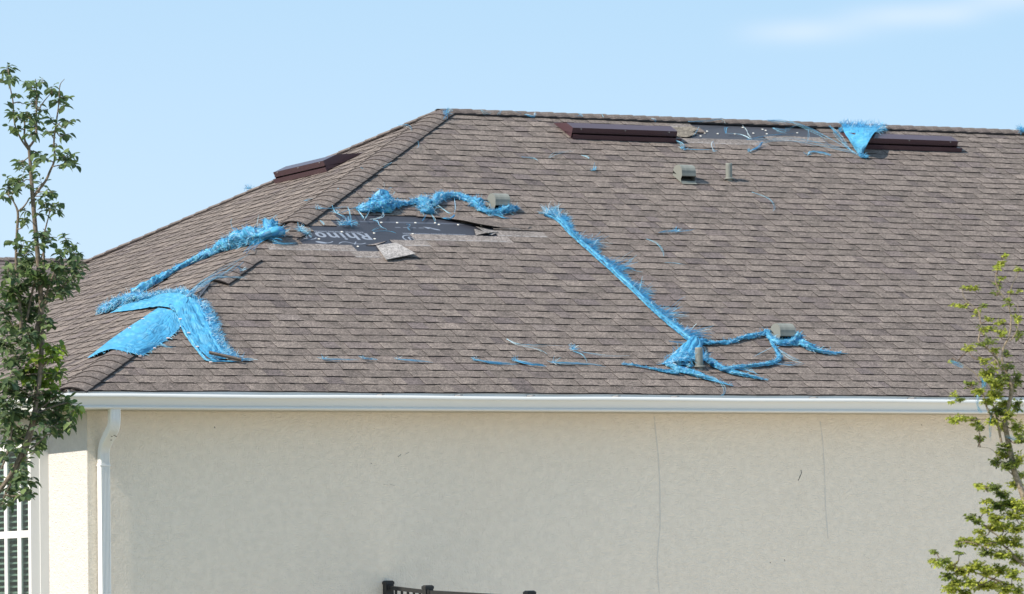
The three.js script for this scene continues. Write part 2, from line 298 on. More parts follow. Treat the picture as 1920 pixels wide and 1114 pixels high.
// ---- shingles
const inside = (poly, x, y) => { let c = false; for (let i = 0, j = poly.length - 1; i < poly.length; j = i++) { const [xi, yi] = poly[i], [xj, yj] = poly[j]; if ((yi > y) !== (yj > y) && x < (xj - xi) * (y - yi) / (yj - yi) + xi) c = !c; } return c; };
const HOLES = [
  [[630, 403], [652, 401], [780, 406], [850, 411], [893, 420], [940, 430], [990, 432], [1015, 444], [955, 445], [957, 455], [800, 453], [800, 463], [757, 463], [724, 484], [672, 485], [662, 470], [480, 468], [500, 455], [560, 451], [587, 429], [660, 427], [625, 417]],
  [[1256, 230], [1330, 231], [1515, 236], [1545, 262], [1500, 264], [1450, 262], [1448, 272], [1290, 272], [1296, 262], [1258, 262]],
  [[352, 552], [368, 541], [385, 527], [398, 521], [392, 536], [372, 556]],
];
const KEEP = [[1258, 237], [1304, 236], [1312, 249], [1290, 256], [1258, 258]];
const holed = (p) => { const [x, y] = toPx(p); return HOLES.some((h) => inside(h, x, y)) && !inside(KEEP, x, y); };
const TONES = [[0.208, 0.180, 0.166], [0.194, 0.167, 0.156], [0.215, 0.187, 0.172], [0.178, 0.152, 0.148], [0.160, 0.137, 0.138], [0.202, 0.176, 0.168]];
const sag = (u, s) => 0.007 * (vnoise(u * 1.1 + 3, s * 1.3, 0, 21) - 0.5) + 0.004 * (vnoise(u * 3.1, s * 2.4, 0, 22) - 0.5);
const waver = (u, i) => 0.006 * (vnoise(u * 1.7 + i * 7.3, i * 3.1, 0, 23) - 0.5) + 0.005 * (vnoise(u * 5.3 + i * 2.1, i * 1.7, 0, 24) - 0.5);
function courses(P, lowAt, highAt, rows, seed, sink, heads) {        // P(u, s, n); lowAt(s), highAt(s): the ends of a course
  const R = rng(seed);
  for (let i = 0; i < rows; i++) {
    const s0 = i * EXPO - (i ? 0 : 0.016), s1 = Math.min((i + 1) * EXPO + 0.012, SMAX), start = -1 + (i * 0.381) % 1;
    const A0 = lowAt(Math.max(0, s0)), A1 = lowAt(s1), B0 = highAt(Math.max(0, s0)), B1 = highAt(s1);
    for (let u = start; u < Math.max(B0, B1); u += 1.0) {
      const mb = new MB(); let x = u, tooth = R() > 0.5, count = 0, vis = 0;
      const lift = 0.0012 * R(), jig = 0.004 * (R() - 0.5), warm = 0.96 + 0.08 * R();
      while (x < u + 1 - 1e-6) {
        let w = tooth ? 0.11 + 0.12 * R() : 0.07 + 0.13 * R(); if (u + 1 - x - w < 0.06) w = u + 1 - x;
        const edge = x + w > u + 1 - 1e-6, x0 = x, x1 = x + w - (edge ? 0.0015 : 0); x += w;
        const tone = TONES[Math.floor(R() * R() * 6) % 6], k = (tooth ? 1.03 : 0.91) * warm * (0.95 + 0.10 * R()), col = tone.map((t) => t * k);
        const a0 = clamp(x0, A0, B0), b0 = clamp(x1, A0, B0), a1 = clamp(x0, A1, B1), b1 = clamp(x1, A1, B1), isT = tooth; tooth = !tooth;
        if (b0 - a0 < 0.004 && b1 - a1 < 0.004) continue;
        const mid = P((a0 + b0) / 2, (i + 0.5) * EXPO);
        if (heads && holed(mid)) {
          if (!holed(P((a0 + b0) / 2, (i - 0.45) * EXPO)) && i > 0) heads.push([a0, b0, i]);
          continue;
        }
        const hb = (isT ? 0.0092 : 0.0050) + lift, ht = isT ? 0.0025 : 0.0005, f = (uu, s, n) => P(uu, s + (s === s0 ? waver(uu, i) + jig : 0), n + sag(uu, s));
        const p = f(a0, s0, hb), q = f(b0, s0, hb), r = f(b1, s1, ht), t = f(a1, s1, ht);
        mb.quad(p, q, r, t, col, [a0, s0 + i * 0.37], [b0, s0 + i * 0.37], [b1, s1 + i * 0.37], [a1, s1 + i * 0.37]);
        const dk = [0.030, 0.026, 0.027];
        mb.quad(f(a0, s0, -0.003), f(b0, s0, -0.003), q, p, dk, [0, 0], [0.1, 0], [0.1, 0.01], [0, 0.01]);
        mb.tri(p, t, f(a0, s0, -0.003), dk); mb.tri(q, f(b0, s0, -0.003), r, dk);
        count++; const [sx, sy] = toPx(mid); if (sx > -5 && sx < 1925 && sy > 0) vis++;
      }
      if (count) sink(mb, i, vis, P(u + 0.5, i * EXPO));
    }
  }
}
const heads = [], spareFront = new MB(), spareEnd = new MB();
const add = (to, mb) => { for (const k of ['p', 'c', 't']) for (let i = 0; i < mb[k].length; i++) to[k].push(mb[k][i]); };
let shown = 0;
courses(F, (s) => s * CT, () => XEND, 47, 5, (mb, i, vis) => { if (vis >= 3 && shown < 300) { shown++; part('shingle', mb.geo(), M.shingle, front); } else add(spareFront, mb); }, heads);
part('upper_shingles', spareFront.geo(), M.shingle, front).userData.kind = 'stuff';
courses(E_, (s) => s * CT, (s) => BACK - s * CT, 47, 6, (mb) => add(spareEnd, mb), null);
part('end_slope_shingles', spareEnd.geo(), M.shingle, endSlope).userData.kind = 'stuff';
{ // upper halves of the shingles left bare below the missing ones, with their broken line of sealant
  const R = rng(77);
  let run = null; const runs = [];
  for (const [a, b, i] of heads) { if (run && run[2] === i && Math.abs(run[1] - a) < 0.01) run[1] = b; else runs.push(run = [a, b, i]); }
  for (const [a, b, i] of runs) {
    const s = i * EXPO - 0.004, mb = new MB(), se = new MB(), n = Math.max(1, Math.round((b - a) / 0.25));
    for (let k = 0; k < n; k++) { const x0 = mix(a, b, k / n), x1 = mix(a, b, (k + 1) / n), g = 0.93 + 0.1 * R(), e = 0.01 * (R() - 0.5), top = k === 0 || k === n - 1 ? 0.02 * R() : 0.004 * R(), z = (u, t, h) => F(u, t, h + sag(u, t));
      mb.quad(z(x0, s - 0.01, 0.004), z(x1, s - 0.01, 0.004), z(x1, s + 0.145 - top, 0.003), z(x0, s + 0.145 - top + e, 0.003), [0.262 * g, 0.242 * g, 0.236 * g], [x0, s], [x1, s], [x1, s + 0.15], [x0, s + 0.15]);
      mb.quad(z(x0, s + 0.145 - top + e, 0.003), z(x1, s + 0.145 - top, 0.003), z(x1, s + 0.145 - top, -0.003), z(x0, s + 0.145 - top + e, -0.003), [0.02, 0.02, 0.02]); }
    for (let x = a + 0.01; x < b - 0.05; x += 0.075 + 0.02 * R()) { const l = 0.05 + 0.02 * R(); se.quad(F(x, s + 0.006, 0.0052 + sag(x, s)), F(x + l, s + 0.006, 0.0055 + sag(x + l, s)), F(x + l, s + 0.014 + 0.006 * R(), 0.0052 + sag(x, s)), F(x, s + 0.015, 0.0052 + sag(x, s))); }
    part('bared_shingle_head', mb.geo(), M.shingle, front, 'bare grey upper band of a shingle'); if (!se.empty) part('sealant_strip', se.geo(), M.sealant, front).userData.kind = 'stuff';
  }
}
// ---- printed underlayment in the large bare patch
{
  const X0 = 3.0, X1 = 5.6, S0 = 2.95, S1 = 3.9, w = 2048, h = 748, cv = document.createElement('canvas'); cv.width = w; cv.height = h;
  const c = cv.getContext('2d'), X = (x) => (x - X0) / (X1 - X0) * w, Y = (s) => (S1 - s) / (S1 - S0) * h, k = w / (X1 - X0), R = rng(4);
  c.fillStyle = 'rgb(57,59,69)'; c.fillRect(0, 0, w, h);
  for (let i = 0; i < 2600; i++) { c.fillStyle = `rgba(${R() > 0.5 ? '110,115,130' : '30,32,40'},${0.05 + 0.1 * R()})`; c.fillRect(R() * w, R() * h, 2 + R() * 40, 1 + R() * 4); }
  const ink = 'rgb(142,151,166)';
  const word = (text, x, s, size, bold, stretch = 1) => { c.save(); c.translate(X(x), Y(s)); c.rotate(Math.PI); c.scale(stretch, 1); c.font = `${bold ? 'bold ' : ''}${size * k}px sans-serif`; c.fillStyle = ink; c.textAlign = 'left'; c.textBaseline = 'alphabetic'; c.fillText(text, 0, 0); c.restore(); };
  const mark = (dx) => {
    word('Rhino', 3.90 + dx, 3.425, 0.205, true, 0.93);
    word('SYNTHETIC ROOFING UNDERLAYMENT', 3.86 + dx, 3.462, 0.036, true, 0.92);
    c.strokeStyle = ink; c.lineWidth = 0.014 * k; c.beginPath(); c.arc(X(3.29 + dx), Y(3.335), 0.075 * k, 0.5, 5.2); c.stroke(); word('U', 3.325 + dx, 3.37, 0.10, true);
    c.lineWidth = 0.010 * k; c.beginPath();        // loose outline of the animal mark under the word
    c.moveTo(X(3.78 + dx), Y(3.20)); c.quadraticCurveTo(X(3.70 + dx), Y(3.14), X(3.62 + dx), Y(3.21)); c.quadraticCurveTo(X(3.56 + dx), Y(3.23), X(3.52 + dx), Y(3.17)); c.moveTo(X(3.48 + dx), Y(3.22)); c.quadraticCurveTo(X(3.42 + dx), Y(3.15), X(3.34 + dx), Y(3.21)); c.moveTo(X(3.70 + dx), Y(3.225)); c.lineTo(X(3.66 + dx), Y(3.16)); c.stroke();
    c.fillStyle = ink; c.beginPath(); c.ellipse(X(3.36 + dx), Y(3.19), 0.05 * k, 0.02 * k, 0.3, 0, 7); c.fill();
  };
  mark(0); mark(0.98); mark(1.9);
  for (let i = 0; i < 4; i++) { c.fillStyle = ink; c.globalAlpha = 0.7; c.fillRect(X(4.22 + i * 0.075), Y(3.595), 0.05 * k, 0.014 * k); } c.globalAlpha = 1;
  c.beginPath(); c.ellipse(X(4.60), Y(3.565), 0.045 * k, 0.012 * k, 0.5, 0, 7); c.fill(); c.beginPath(); c.moveTo(X(4.50), Y(3.62)); c.lineTo(X(4.58), Y(3.60)); c.lineTo(X(4.53), Y(3.57)); c.fill();
  c.fillStyle = 'rgb(84,90,104)'; c.fillRect(0, Y(3.725), w, 0.035 * k); c.fillStyle = 'rgb(30,32,38)'; c.fillRect(0, Y(3.69), w, 0.006 * k);
  const t = new THREE.CanvasTexture(cv); t.colorSpace = THREE.SRGBColorSpace; t.anisotropy = 8; t.magFilter = THREE.LinearFilter;
  const mb = new MB(), n = 20; for (let i = 0; i < n; i++) for (let j = 0; j < 6; j++) { const q = (a, b) => { const s = mix(S0, S1, b / 6), x = Math.max(mix(X0, X1, a / n), s * CT + 0.01); return F(x, s, -0.0006 + 0.0012 * vnoise(a * 1.3, b * 1.9, 0, 5)); }; const t = (p) => { const [x, s] = FS(p); return [(x - X0) / (X1 - X0), (s - S0) / (S1 - S0)]; }, c4 = [q(i, j), q(i + 1, j), q(i + 1, j + 1), q(i, j + 1)]; mb.quad(...c4, [1, 1, 1], ...c4.map(t)); }
  part('printed_underlayment', mb.geo(), std([0.9, 0.9, 0.9], 0.55, { map: t }), front, 'black roofing underlayment with upside-down grey print');
  const capG = new THREE.CylinderGeometry(0.0098, 0.011, 0.004, 14); capG.rotateX(TH);
  for (const [x, y] of [[744.7, 417.5], [779, 417.6], [816, 417.8], [823, 421], [859, 421.4], [902, 423], [715, 417], [641, 434.5], [598, 448], [671, 462], [702.7, 447.8], [701.5, 437], [774, 438.4], [866, 418], [1321.5, 249.6], [1346, 250.6], [1378.5, 251], [1413, 249.6], [1314, 255], [1436, 244.5], [1430, 242.5], [1495, 249], [1438, 251], [1393, 239], [1326, 246]]) { const m = part('cap_nail', capG, M.cap, front); m.position.copy(onF(x, y, 0.002)); m.rotation.y = x; m.rotation.y = 0; }
}
// ---- torn bits of shingle
function sheetPoly(pts, thick, mat, col = [1, 1, 1]) {              // pts: [px, py, height above the roof]
  const top = pts.map(([x, y, h]) => onRoof(x, y, h)), n = roofN(top[0]), low = top.map((p) => p.clone().addScaledVector(n, -thick)), mb = new MB(), uv = (p) => FS(p);
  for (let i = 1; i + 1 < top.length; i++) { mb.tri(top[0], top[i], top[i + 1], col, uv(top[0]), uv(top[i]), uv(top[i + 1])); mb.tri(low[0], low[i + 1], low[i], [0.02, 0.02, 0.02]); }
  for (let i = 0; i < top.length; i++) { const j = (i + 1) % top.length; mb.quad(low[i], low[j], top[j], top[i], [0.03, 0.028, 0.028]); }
  return mb.geo();
}
for (const [pts, c] of [
  [[[889, 429, 0.012], [914, 436, 0.03], [892, 441, 0.01]], [0.26, 0.25, 0.25]], [[[891, 424, 0.01], [934, 434.5, 0.012], [912, 437, 0.028], [905, 432, 0.02]], [0.28, 0.27, 0.27]], [[[912, 438, 0.012], [934, 435.5, 0.018], [922, 441, 0.008]], [0.2, 0.2, 0.21]],
  [[[930, 427, 0.012], [965, 426, 0.02], [985, 432, 0.012], [948, 430, 0.012]], [0.16, 0.15, 0.15]], [[[705, 459.5, 0.008], [686, 460, 0.006], [725, 452, 0.006]], [0.22, 0.2, 0.2]],
  [[[1260, 238, 0.006], [1302, 237, 0.012], [1307, 243, 0.02], [1297, 248, 0.012], [1308, 250, 0.012], [1288, 257, 0.014], [1260, 255, 0.006]], [0.23, 0.21, 0.18]],
  [[[540, 418, 0.03], [528, 424, 0.03], [524, 427, 0.02], [537, 421, 0.02]], [0.06, 0.055, 0.06]], [[[585, 436, 0.03], [572, 440, 0.04], [556, 449, 0.02], [562, 450, 0.015]], [0.09, 0.08, 0.08]],
]) part('torn_flap', sheetPoly(pts, 0.004, M.shingle, c), M.shingle, front);
part('torn_underlayment', sheetPoly([[344, 554, 0.012], [374, 557, 0.012], [392, 534, 0.014], [400, 519, 0.02], [382, 526, 0.02], [366, 540, 0.012]], 0.003, M.shingle, [0.12, 0.125, 0.15]), M.thread, front);
{ // the shingle edge curling up over the bare patch
  const mb = new MB(), top = [[780, 405.5, 0.012], [830, 408, 0.02], [868, 413, 0.04], [900, 420, 0.045], [940, 426.5, 0.02], [990, 429, 0.012]], back = [[785, 400], [836, 401], [880, 405], [915, 412], [950, 420], [995, 423]];
  const rows = [top.map((p) => onF(...p)), back.map(([x, y]) => onF(x, y, 0.016)), ], under = top.map(([x, y, h]) => onF(x, y, h).addScaledVector(NF, -0.007));
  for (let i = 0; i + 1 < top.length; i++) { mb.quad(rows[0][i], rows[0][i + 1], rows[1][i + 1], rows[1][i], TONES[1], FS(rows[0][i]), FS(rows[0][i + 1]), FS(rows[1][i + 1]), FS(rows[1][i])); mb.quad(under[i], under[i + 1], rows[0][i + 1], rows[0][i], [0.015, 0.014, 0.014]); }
  part('curled_shingle', mb.geo(), M.shingle, front);
}
{ const t = thing('torn_shingle', 'loose grey torn shingle lying face down below the bare patch', 'shingle'); part('shingle_sheet', sheetPoly([[705.5, 460, 0.012], [743, 455, 0.02], [779.5, 475, 0.05], [752, 481, 0.035], [724, 486.6, 0.03]], 0.005, M.shingleBack), M.shingleBack, t); settle(t); }

// ---- hip and ridge caps
const hipDir = V(1, TT, -1).normalize(), hipLen = RUN * Math.sqrt(2 + TT * TT);
function capPiece(origin, dir, wa, wb, len, raise, R) {             // a bent shingle over an edge: wa, wb point down the two slopes
  const up = wa.clone().add(wb).multiplyScalar(-1).normalize(), mb = new MB(), n = 10, W = 0.150, drop = wa.clone().add(wb).multiplyScalar(0.5).dot(up) * -1 * W, top = [], low = [];
  const prof = (t, lift, dl) => { const p = origin.clone().addScaledVector(dir, dl), a = wa.clone().multiplyScalar(W), b = wb.clone().multiplyScalar(W), c = up.clone().multiplyScalar(drop * 0.62 + 0.004); return p.addScaledVector(a, (1 - t) * (1 - t)).addScaledVector(b, t * t).addScaledVector(c, 2 * t * (1 - t)).addScaledVector(up, lift); };
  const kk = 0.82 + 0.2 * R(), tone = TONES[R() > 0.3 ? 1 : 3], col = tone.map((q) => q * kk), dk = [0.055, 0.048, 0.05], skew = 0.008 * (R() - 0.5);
  for (let i = 0; i <= n; i++) { const t = i / n; low.push(prof(t, raise + 0.013, skew * t)); top.push(prof(t, raise + 0.004, len)); }
  for (let i = 0; i < n; i++) {
    mb.quad(low[i], low[i + 1], top[i + 1], top[i], col, [i * 0.03, 0], [i * 0.03 + 0.03, 0], [i * 0.03 + 0.03, len], [i * 0.03, len]);
    const d = up.clone().multiplyScalar(-0.012), o = dir.clone().multiplyScalar(-0.0007); mb.quad(low[i].clone().add(d), low[i + 1].clone().add(d), low[i + 1].clone().add(o), low[i].clone().add(o), dk);
  }
  for (const k of [0, n]) { const d = up.clone().multiplyScalar(-0.013), o = (k ? wb : wa).clone().multiplyScalar(0.0007); mb.quad(low[k].clone().add(o), top[k].clone().add(o), top[k].clone().add(d), low[k].clone().add(d), dk); }
  return mb.geo(true);
}
{
  const R = rng(31), inF = V(1, 0, 0).addScaledVector(hipDir, -hipDir.x).normalize(), inE = V(0, 0, -1).addScaledVector(hipDir, hipDir.z).normalize();
  const step = 0.143, n = Math.floor(hipLen / step);
  for (let i = 0; i < n; i++) {
    const o = H(0, 0, 0).addScaledVector(hipDir, i * step + 0.01), px = toPx(o.clone().addScaledVector(hipDir, 0.07))[0];
    if ((px > 222 && px < 404) || (px > 452 && px < 548)) continue;
    part('hip_cap_shingle', capPiece(o, hipDir, inE, inF, 0.2, 0.015, R), M.shingle, house);
  }
  const farDir = V(1, TT, 1).normalize(), inE2 = V(0, 0, 1).addScaledVector(farDir, -farDir.z).normalize(), inB = V(1, 0, 0).addScaledVector(farDir, -farDir.x).normalize();
  for (let i = 0; i < n; i++) part('hip_cap_shingle', capPiece(H(0, 0, BACK).addScaledVector(farDir, i * step + 0.01), farDir, inB, inE2, 0.2, 0.015, R), M.shingle, house);
  const dnF = V(0, -ST, CT), dnB = V(0, -ST, -CT);
  for (let x = RUN - 0.05; x < XEND; x += step) part('ridge_cap_shingle', capPiece(H(Math.min(x + 0.2, XEND), RUN * TT, RUN), V(-1, 0, 0), dnF, dnB, 0.2, 0.016 + 0.003 * R(), R), M.shingle, house);
}

// ---- vents and pipes on the roof
function ventAt(P, u0, s0, width, dir, name, label) {                // P(u, s, n), dir +1/-1 along u
  const v = new THREE.Group(); v.name = name; v.userData.label = label; house.add(v);
  const Q = (a, s, n) => P(u0 + dir * a, s0 + s, n), mbs = { hood: new MB(), slot: new MB(), flange: new MB() }, solid = (mb, a0, a1, front_, backs, n0, n1, nb) => {};
  const W = width, D = 0.43, hn = 0.112, bp = 0.175;
  const h = mbs.hood;                               // hood: raised front, falling to the roof at the back
  const A = [Q(0, 0.03, 0.062), Q(W, 0.03, 0.062), Q(W, 0.03, hn), Q(0, 0.03, hn)], B = [Q(0, bp, 0.108), Q(W, bp, 0.108), Q(W, D, 0.008), Q(0, D, 0.008)], base = [Q(0, 0.05, 0.012), Q(W, 0.05, 0.012)];
  h.quad(A[0], A[1], A[2], A[3]); h.quad(A[3], A[2], B[1], B[0]); h.quad(B[0], B[1], B[2], B[3]);
  for (const k of [0, 1]) { const a = k ? [A[1], A[2], B[1], B[2]] : [A[0], A[3], B[0], B[3]], g = Q(k * W, 0.03, 0.012); h.quad(a[0], a[1], a[2], Q(k * W, bp, 0.012)); h.tri(a[2], a[3], Q(k * W, bp, 0.012)); h.quad(g, a[0], Q(k * W, bp, 0.02), Q(k * W, bp, 0.012)); }
  // folded drip line along the front of the hood
  h.quad(Q(0, 0.024, 0.062), Q(W, 0.024, 0.062), Q(W, 0.024, 0.070), Q(0, 0.024, 0.070)); h.quad(Q(0, 0.024, 0.070), Q(W, 0.024, 0.070), A[1].clone().lerp(A[2], 0.15), A[0].clone().lerp(A[3], 0.15)); h.quad(Q(0, 0.024, 0.062), Q(W, 0.024, 0.062), A[1], A[0]);
  mbs.slot.quad(Q(0.005, 0.075, 0.01), Q(W - 0.005, 0.075, 0.01), Q(W - 0.005, 0.075, 0.1), Q(0.005, 0.075, 0.1));
  const f = mbs.flange;
  f.quad(Q(0, 0.0, 0.008), Q(W + 0.045, 0.0, 0.008), Q(W + 0.045, 0.0, 0.050), Q(0, 0.0, 0.050)); f.quad(Q(0, 0.0, 0.050), Q(W + 0.045, 0.0, 0.050), Q(W + 0.045, 0.012, 0.050), Q(0, 0.012, 0.050)); f.quad(Q(0, 0.012, 0.050), Q(W + 0.045, 0.012, 0.050), Q(W + 0.045, 0.012, 0.008), Q(0, 0.012, 0.008)); f.quad(Q(W + 0.045, 0, 0.008), Q(W + 0.045, 0.012, 0.008), Q(W + 0.045, 0.012, 0.05), Q(W + 0.045, 0, 0.05));
  f.quad(Q(0, 0, 0.0135), Q(W, 0, 0.0135), Q(W, D, 0.0135), Q(0, D, 0.0135));
  part('vent_hood', h.geo(), M.maroon, v); part('vent_slot', mbs.slot.geo(), M.darkMaroon, v); part('vent_flange', f.geo(), M.maroon, v);
  for (const a of [0.08, 0.5, 0.92]) { const g = new THREE.SphereGeometry(0.006, 8, 6); const p = Q(W * a, 0.028, 0.1); g.translate(p.x, p.y, p.z); part('screw', g, M.grey, v); }
}
ventAt(F, 7.035, 5.975, 1.12, 1, 'attic_vent', 'dark red attic vent under the ridge, left one');
ventAt(F, 10.17, 5.98, 1.12, 1, 'attic_vent', 'dark red attic vent partly covered by blue tarp under the ridge');
ventAt(E_, 6.92, 5.20, 1.2, -1, 'attic_vent', 'dark red attic vent on the left end slope');
function gooseneck(x, s, label, turn = 0) {          // hooded exhaust vent: round-topped box, mouth down the slope
  const v = new THREE.Group(); v.name = 'exhaust_vent'; v.userData.label = label; house.add(v);
  const W = 0.148, base = F(x, s, 0.01), Q = (a, out, y) => base.clone().add(V(a, y, out));       // out: towards the front
  const prof = []; const yb = (o) => -o * TT;       // the roof falls towards the front
  prof.push([-0.12, yb(-0.12)]); prof.push([-0.125, 0.11]); for (let k = 0; k <= 10; k++) { const t = Math.PI - k / 10 * Math.PI * 1.06; prof.push([-0.035 + 0.09 * Math.cos(t), 0.085 + 0.07 * Math.sin(t)]); } prof.push([0.056, 0.045]);
  const mb = new MB(); const rows = [0, W].map((a) => prof.map(([o, y]) => Q(a, o, y))); mb.grid(rows, null, (i, j) => [i * 0.15, j * 0.03]);
  const inner = [0.004, W - 0.004].map((a) => prof.map(([o, y]) => Q(a, o * 0.95 - 0.002, y - 0.005))); mb.grid(inner, null, (i, j) => [i * 0.15, j * 0.03]);
  for (let j = 0; j < 1; j++) mb.quad(rows[0].at(-1), rows[1].at(-1), inner[1].at(-1), inner[0].at(-1));
  for (const a of [0, W]) { const pts = prof.map(([o, y]) => Q(a, o, y)), c = Q(a, -0.05, 0.065); for (let i = 0; i + 1 < pts.length; i++) mb.tri(c, pts[i], pts[i + 1]); mb.tri(c, pts.at(-1), Q(a, 0.03, yb(0.03) + 0.03)); mb.tri(c, Q(a, 0.03, yb(0.03) + 0.03), Q(a, 0.045, yb(0.045))); mb.tri(c, Q(a, 0.045, yb(0.045)), pts[0]); }
  part('vent_hood', mb.geo(), M.lead, v);
  const fl = new MB(); fl.quad(Q(-0.004, 0.075, yb(0.075) + 0.004), Q(W + 0.004, 0.075, yb(0.075) + 0.004), Q(W + 0.004, -0.13, yb(-0.13) + 0.004), Q(-0.004, -0.13, yb(-0.13) + 0.004));
  fl.quad(Q(0, 0.055, yb(0.055) + 0.004), Q(W, 0.055, yb(0.055) + 0.004), Q(W, 0.05, yb(0.05) + 0.02), Q(0, 0.05, yb(0.05) + 0.02)); part('vent_flange', fl.geo(), M.lead, v);
  const dk = new MB(); dk.quad(Q(0.003, -0.05, 0.02), Q(W - 0.003, -0.05, 0.02), Q(W - 0.003, -0.05, 0.14), Q(0.003, -0.05, 0.14)); part('vent_throat', dk.geo(), M.inside, v);
}
gooseneck(7.675, 4.93, 'grey-green hooded exhaust vent high on the slope beside a pipe');
gooseneck(5.362, 4.04, 'grey-green hooded exhaust vent with blue tarp bundled round it');
gooseneck(6.772, 1.11, 'grey-green hooded exhaust vent near the lower right tarp');
function pipe(x, s, h, rad, label, seed) {
  const v = new THREE.Group(); v.name = 'vent_pipe'; v.userData.label = label; house.add(v);
  const b = F(x, s, 0.0), rows = [], n = 18; for (let k = 0; k <= 14; k++) { const t = k / 14, row = []; for (let j = 0; j < n; j++) { const a = j / n * 2 * Math.PI, r = rad * (1 + 0.09 * (vnoise(j * 0.9, k * 1.3, 18, seed) - 0.5)) * (t < 0.12 ? 1.1 : 1); row.push(b.clone().add(V(Math.cos(a) * r, -0.03 + t * (h + 0.03), Math.sin(a) * r))); } rows.push(row); }
  const mb = new MB(); mb.grid(rows, null, (i, j) => [j / n, i * 0.05], true); const top = rows.at(-1), c = b.clone().add(V(0, h - 0.02, 0)); for (let j = 0; j < n; j++) { const q = top[j].clone().lerp(b.clone().add(V(0, h, 0)), 0.2), q2 = top[(j + 1) % n].clone().lerp(b.clone().add(V(0, h, 0)), 0.2); mb.quad(top[j], top[(j + 1) % n], q2, q); mb.tri(q, q2, c); } part('pipe_sleeve', mb.geo(true), M.lead, v);
  const fl = new THREE.TorusGeometry(rad * 1.25, 0.008, 8, 20); fl.rotateX(Math.PI / 2); const p = F(x, s, 0.016); fl.translate(p.x, p.y + 0.004, p.z); part('pipe_collar', fl, M.lead, v);
  
}
pipe(8.24, 5.0, 0.165, 0.031, 'short grey-green vent pipe high on the slope', 3);
pipe(5.73, 0.52, 0.178, 0.032, 'short grey-green vent pipe standing in torn blue tarp', 4);
// ================================================================ TORN BLUE TARP
const BLUE = [0.060, 0.36, 0.65], DEEP = [0.015, 0.16, 0.34], LIGHT = [0.20, 0.54, 0.76], PALE = [0.60, 0.76, 0.84];  // DEEP darkened to stand for shaded gaps in folds and strands
const sprinkle = (R, pale = 0.25) => { const x = R(), k = 0.85 + 0.3 * R(), c = x < pale * 0.3 ? PALE : x < pale * 0.75 + 0.1 ? LIGHT : x < 0.93 ? BLUE : DEEP; return c.map((q) => q * k); };
const hold = (p, h = 0.006) => { const d = above(p); if (d < h + 0.012) p.addScaledVector(roofN(p), h + 0.012 - d); return p; };
function strand(mb, pts, rad, col) {                 // a thin three-sided strand through points
  const rows = []; for (let i = 0; i < pts.length; i++) { const a = pts[Math.max(0, i - 1)], b = pts[Math.min(pts.length - 1, i + 1)], t = b.clone().sub(a).normalize(), n = V(0.3, 1, 0.2).cross(t).normalize(), m = t.clone().cross(n), r = rad * (i === pts.length - 1 ? 0.4 : 1), row = []; for (let k = 0; k < 3; k++) row.push(pts[i].clone().addScaledVector(n, Math.cos(k * 2.0944) * r).addScaledVector(m, Math.sin(k * 2.0944) * r)); rows.push(row); }
  mb.grid(rows, () => col, null, true);
}
function fray(mb, R, p, dir, len, curl, rad, col, droop = 0.3, segs = 4) {
  const pts = [p.clone()], d = dir.clone().normalize(), w = V(R() - 0.5, R() - 0.5, R() - 0.5).multiplyScalar(2 * curl); let q = p.clone();
  for (let i = 0; i < segs; i++) { d.add(w.clone().multiplyScalar(1 / segs)).add(V(R() - 0.5, R() - 0.5, R() - 0.5).multiplyScalar(curl * 0.9)); d.y -= droop / segs; d.normalize(); q = q.clone().addScaledVector(d, len / segs); pts.push(hold(q)); }
  strand(mb, pts, rad, col);
}
const noise3 = (p, f, s) => vnoise(p.x * f + p.y * f * 0.7, p.z * f - p.y * f * 0.6, 0, s);
function pathOf(list, lift = 1) { return list.map(([x, y, r]) => onRoof(x, y, r * 0.75 * lift + 0.008)); }
// a lumpy, twisted roll of cloth: list of [px, py, radius]
function bundle(list, rough, seed) {
  list = list.map(([x, y, r]) => [x, y, r < 0.04 ? r * 0.8 : r * 0.9]);
  const pts = pathOf(list), curve = new THREE.CatmullRomCurve3(pts, false, 'centripetal'), L = curve.getLength(), n = Math.max(10, Math.ceil(L / 0.012)), sides = 20, rows = [], cen = [], rad = [];
  const fr = curve.computeFrenetFrames(n, false), rAt = (t) => { const f = t * (list.length - 1), i = Math.min(list.length - 2, Math.floor(f)), u = f - i, v = u * u * (3 - 2 * u); return mix(list[i][2], list[i + 1][2], v); };
  let cum = [0]; for (let i = 1; i < pts.length; i++) cum.push(cum[i - 1] + pts[i].distanceTo(pts[i - 1]));
  const rByLen = (t) => { const l = t * cum.at(-1); let i = 0; while (i < cum.length - 2 && cum[i + 1] < l) i++; const u = clamp((l - cum[i]) / (cum[i + 1] - cum[i] || 1)); const v = u * u * (3 - 2 * u); return mix(list[i][2], list[i + 1][2], v); };
  for (let i = 0; i <= n; i++) {
    const t = i / n, c = curve.getPointAt(t), r = rByLen(t), row = []; cen.push(c); rad.push(r);
    for (let j = 0; j < sides; j++) {
      const a = j / sides * 2 * Math.PI, tw = a + i * 0.05, k = 1 + (0.2 + rough) * (1.3 * (vnoise(Math.cos(tw) * 1.6 + 9, Math.sin(tw) * 1.6 + i * 0.16, 0, seed) - 0.5) + 0.9 * (vnoise(Math.cos(tw) * 3.4 + 4, Math.sin(tw) * 3.4 + i * 0.36, 0, seed + 1) - 0.5));
      const fold = 1.06 - 0.24 * Math.pow(Math.abs(Math.sin(tw * 2.5 + 1)), 3), p = c.clone().addScaledVector(fr.normals[i], Math.cos(a) * r * k * fold).addScaledVector(fr.binormals[i], Math.sin(a) * r * k * fold);
      row.push(hold(p, 0.002));
    }
    rows.push(row);
  }
  return { rows, cen, rad, curve, n };
}
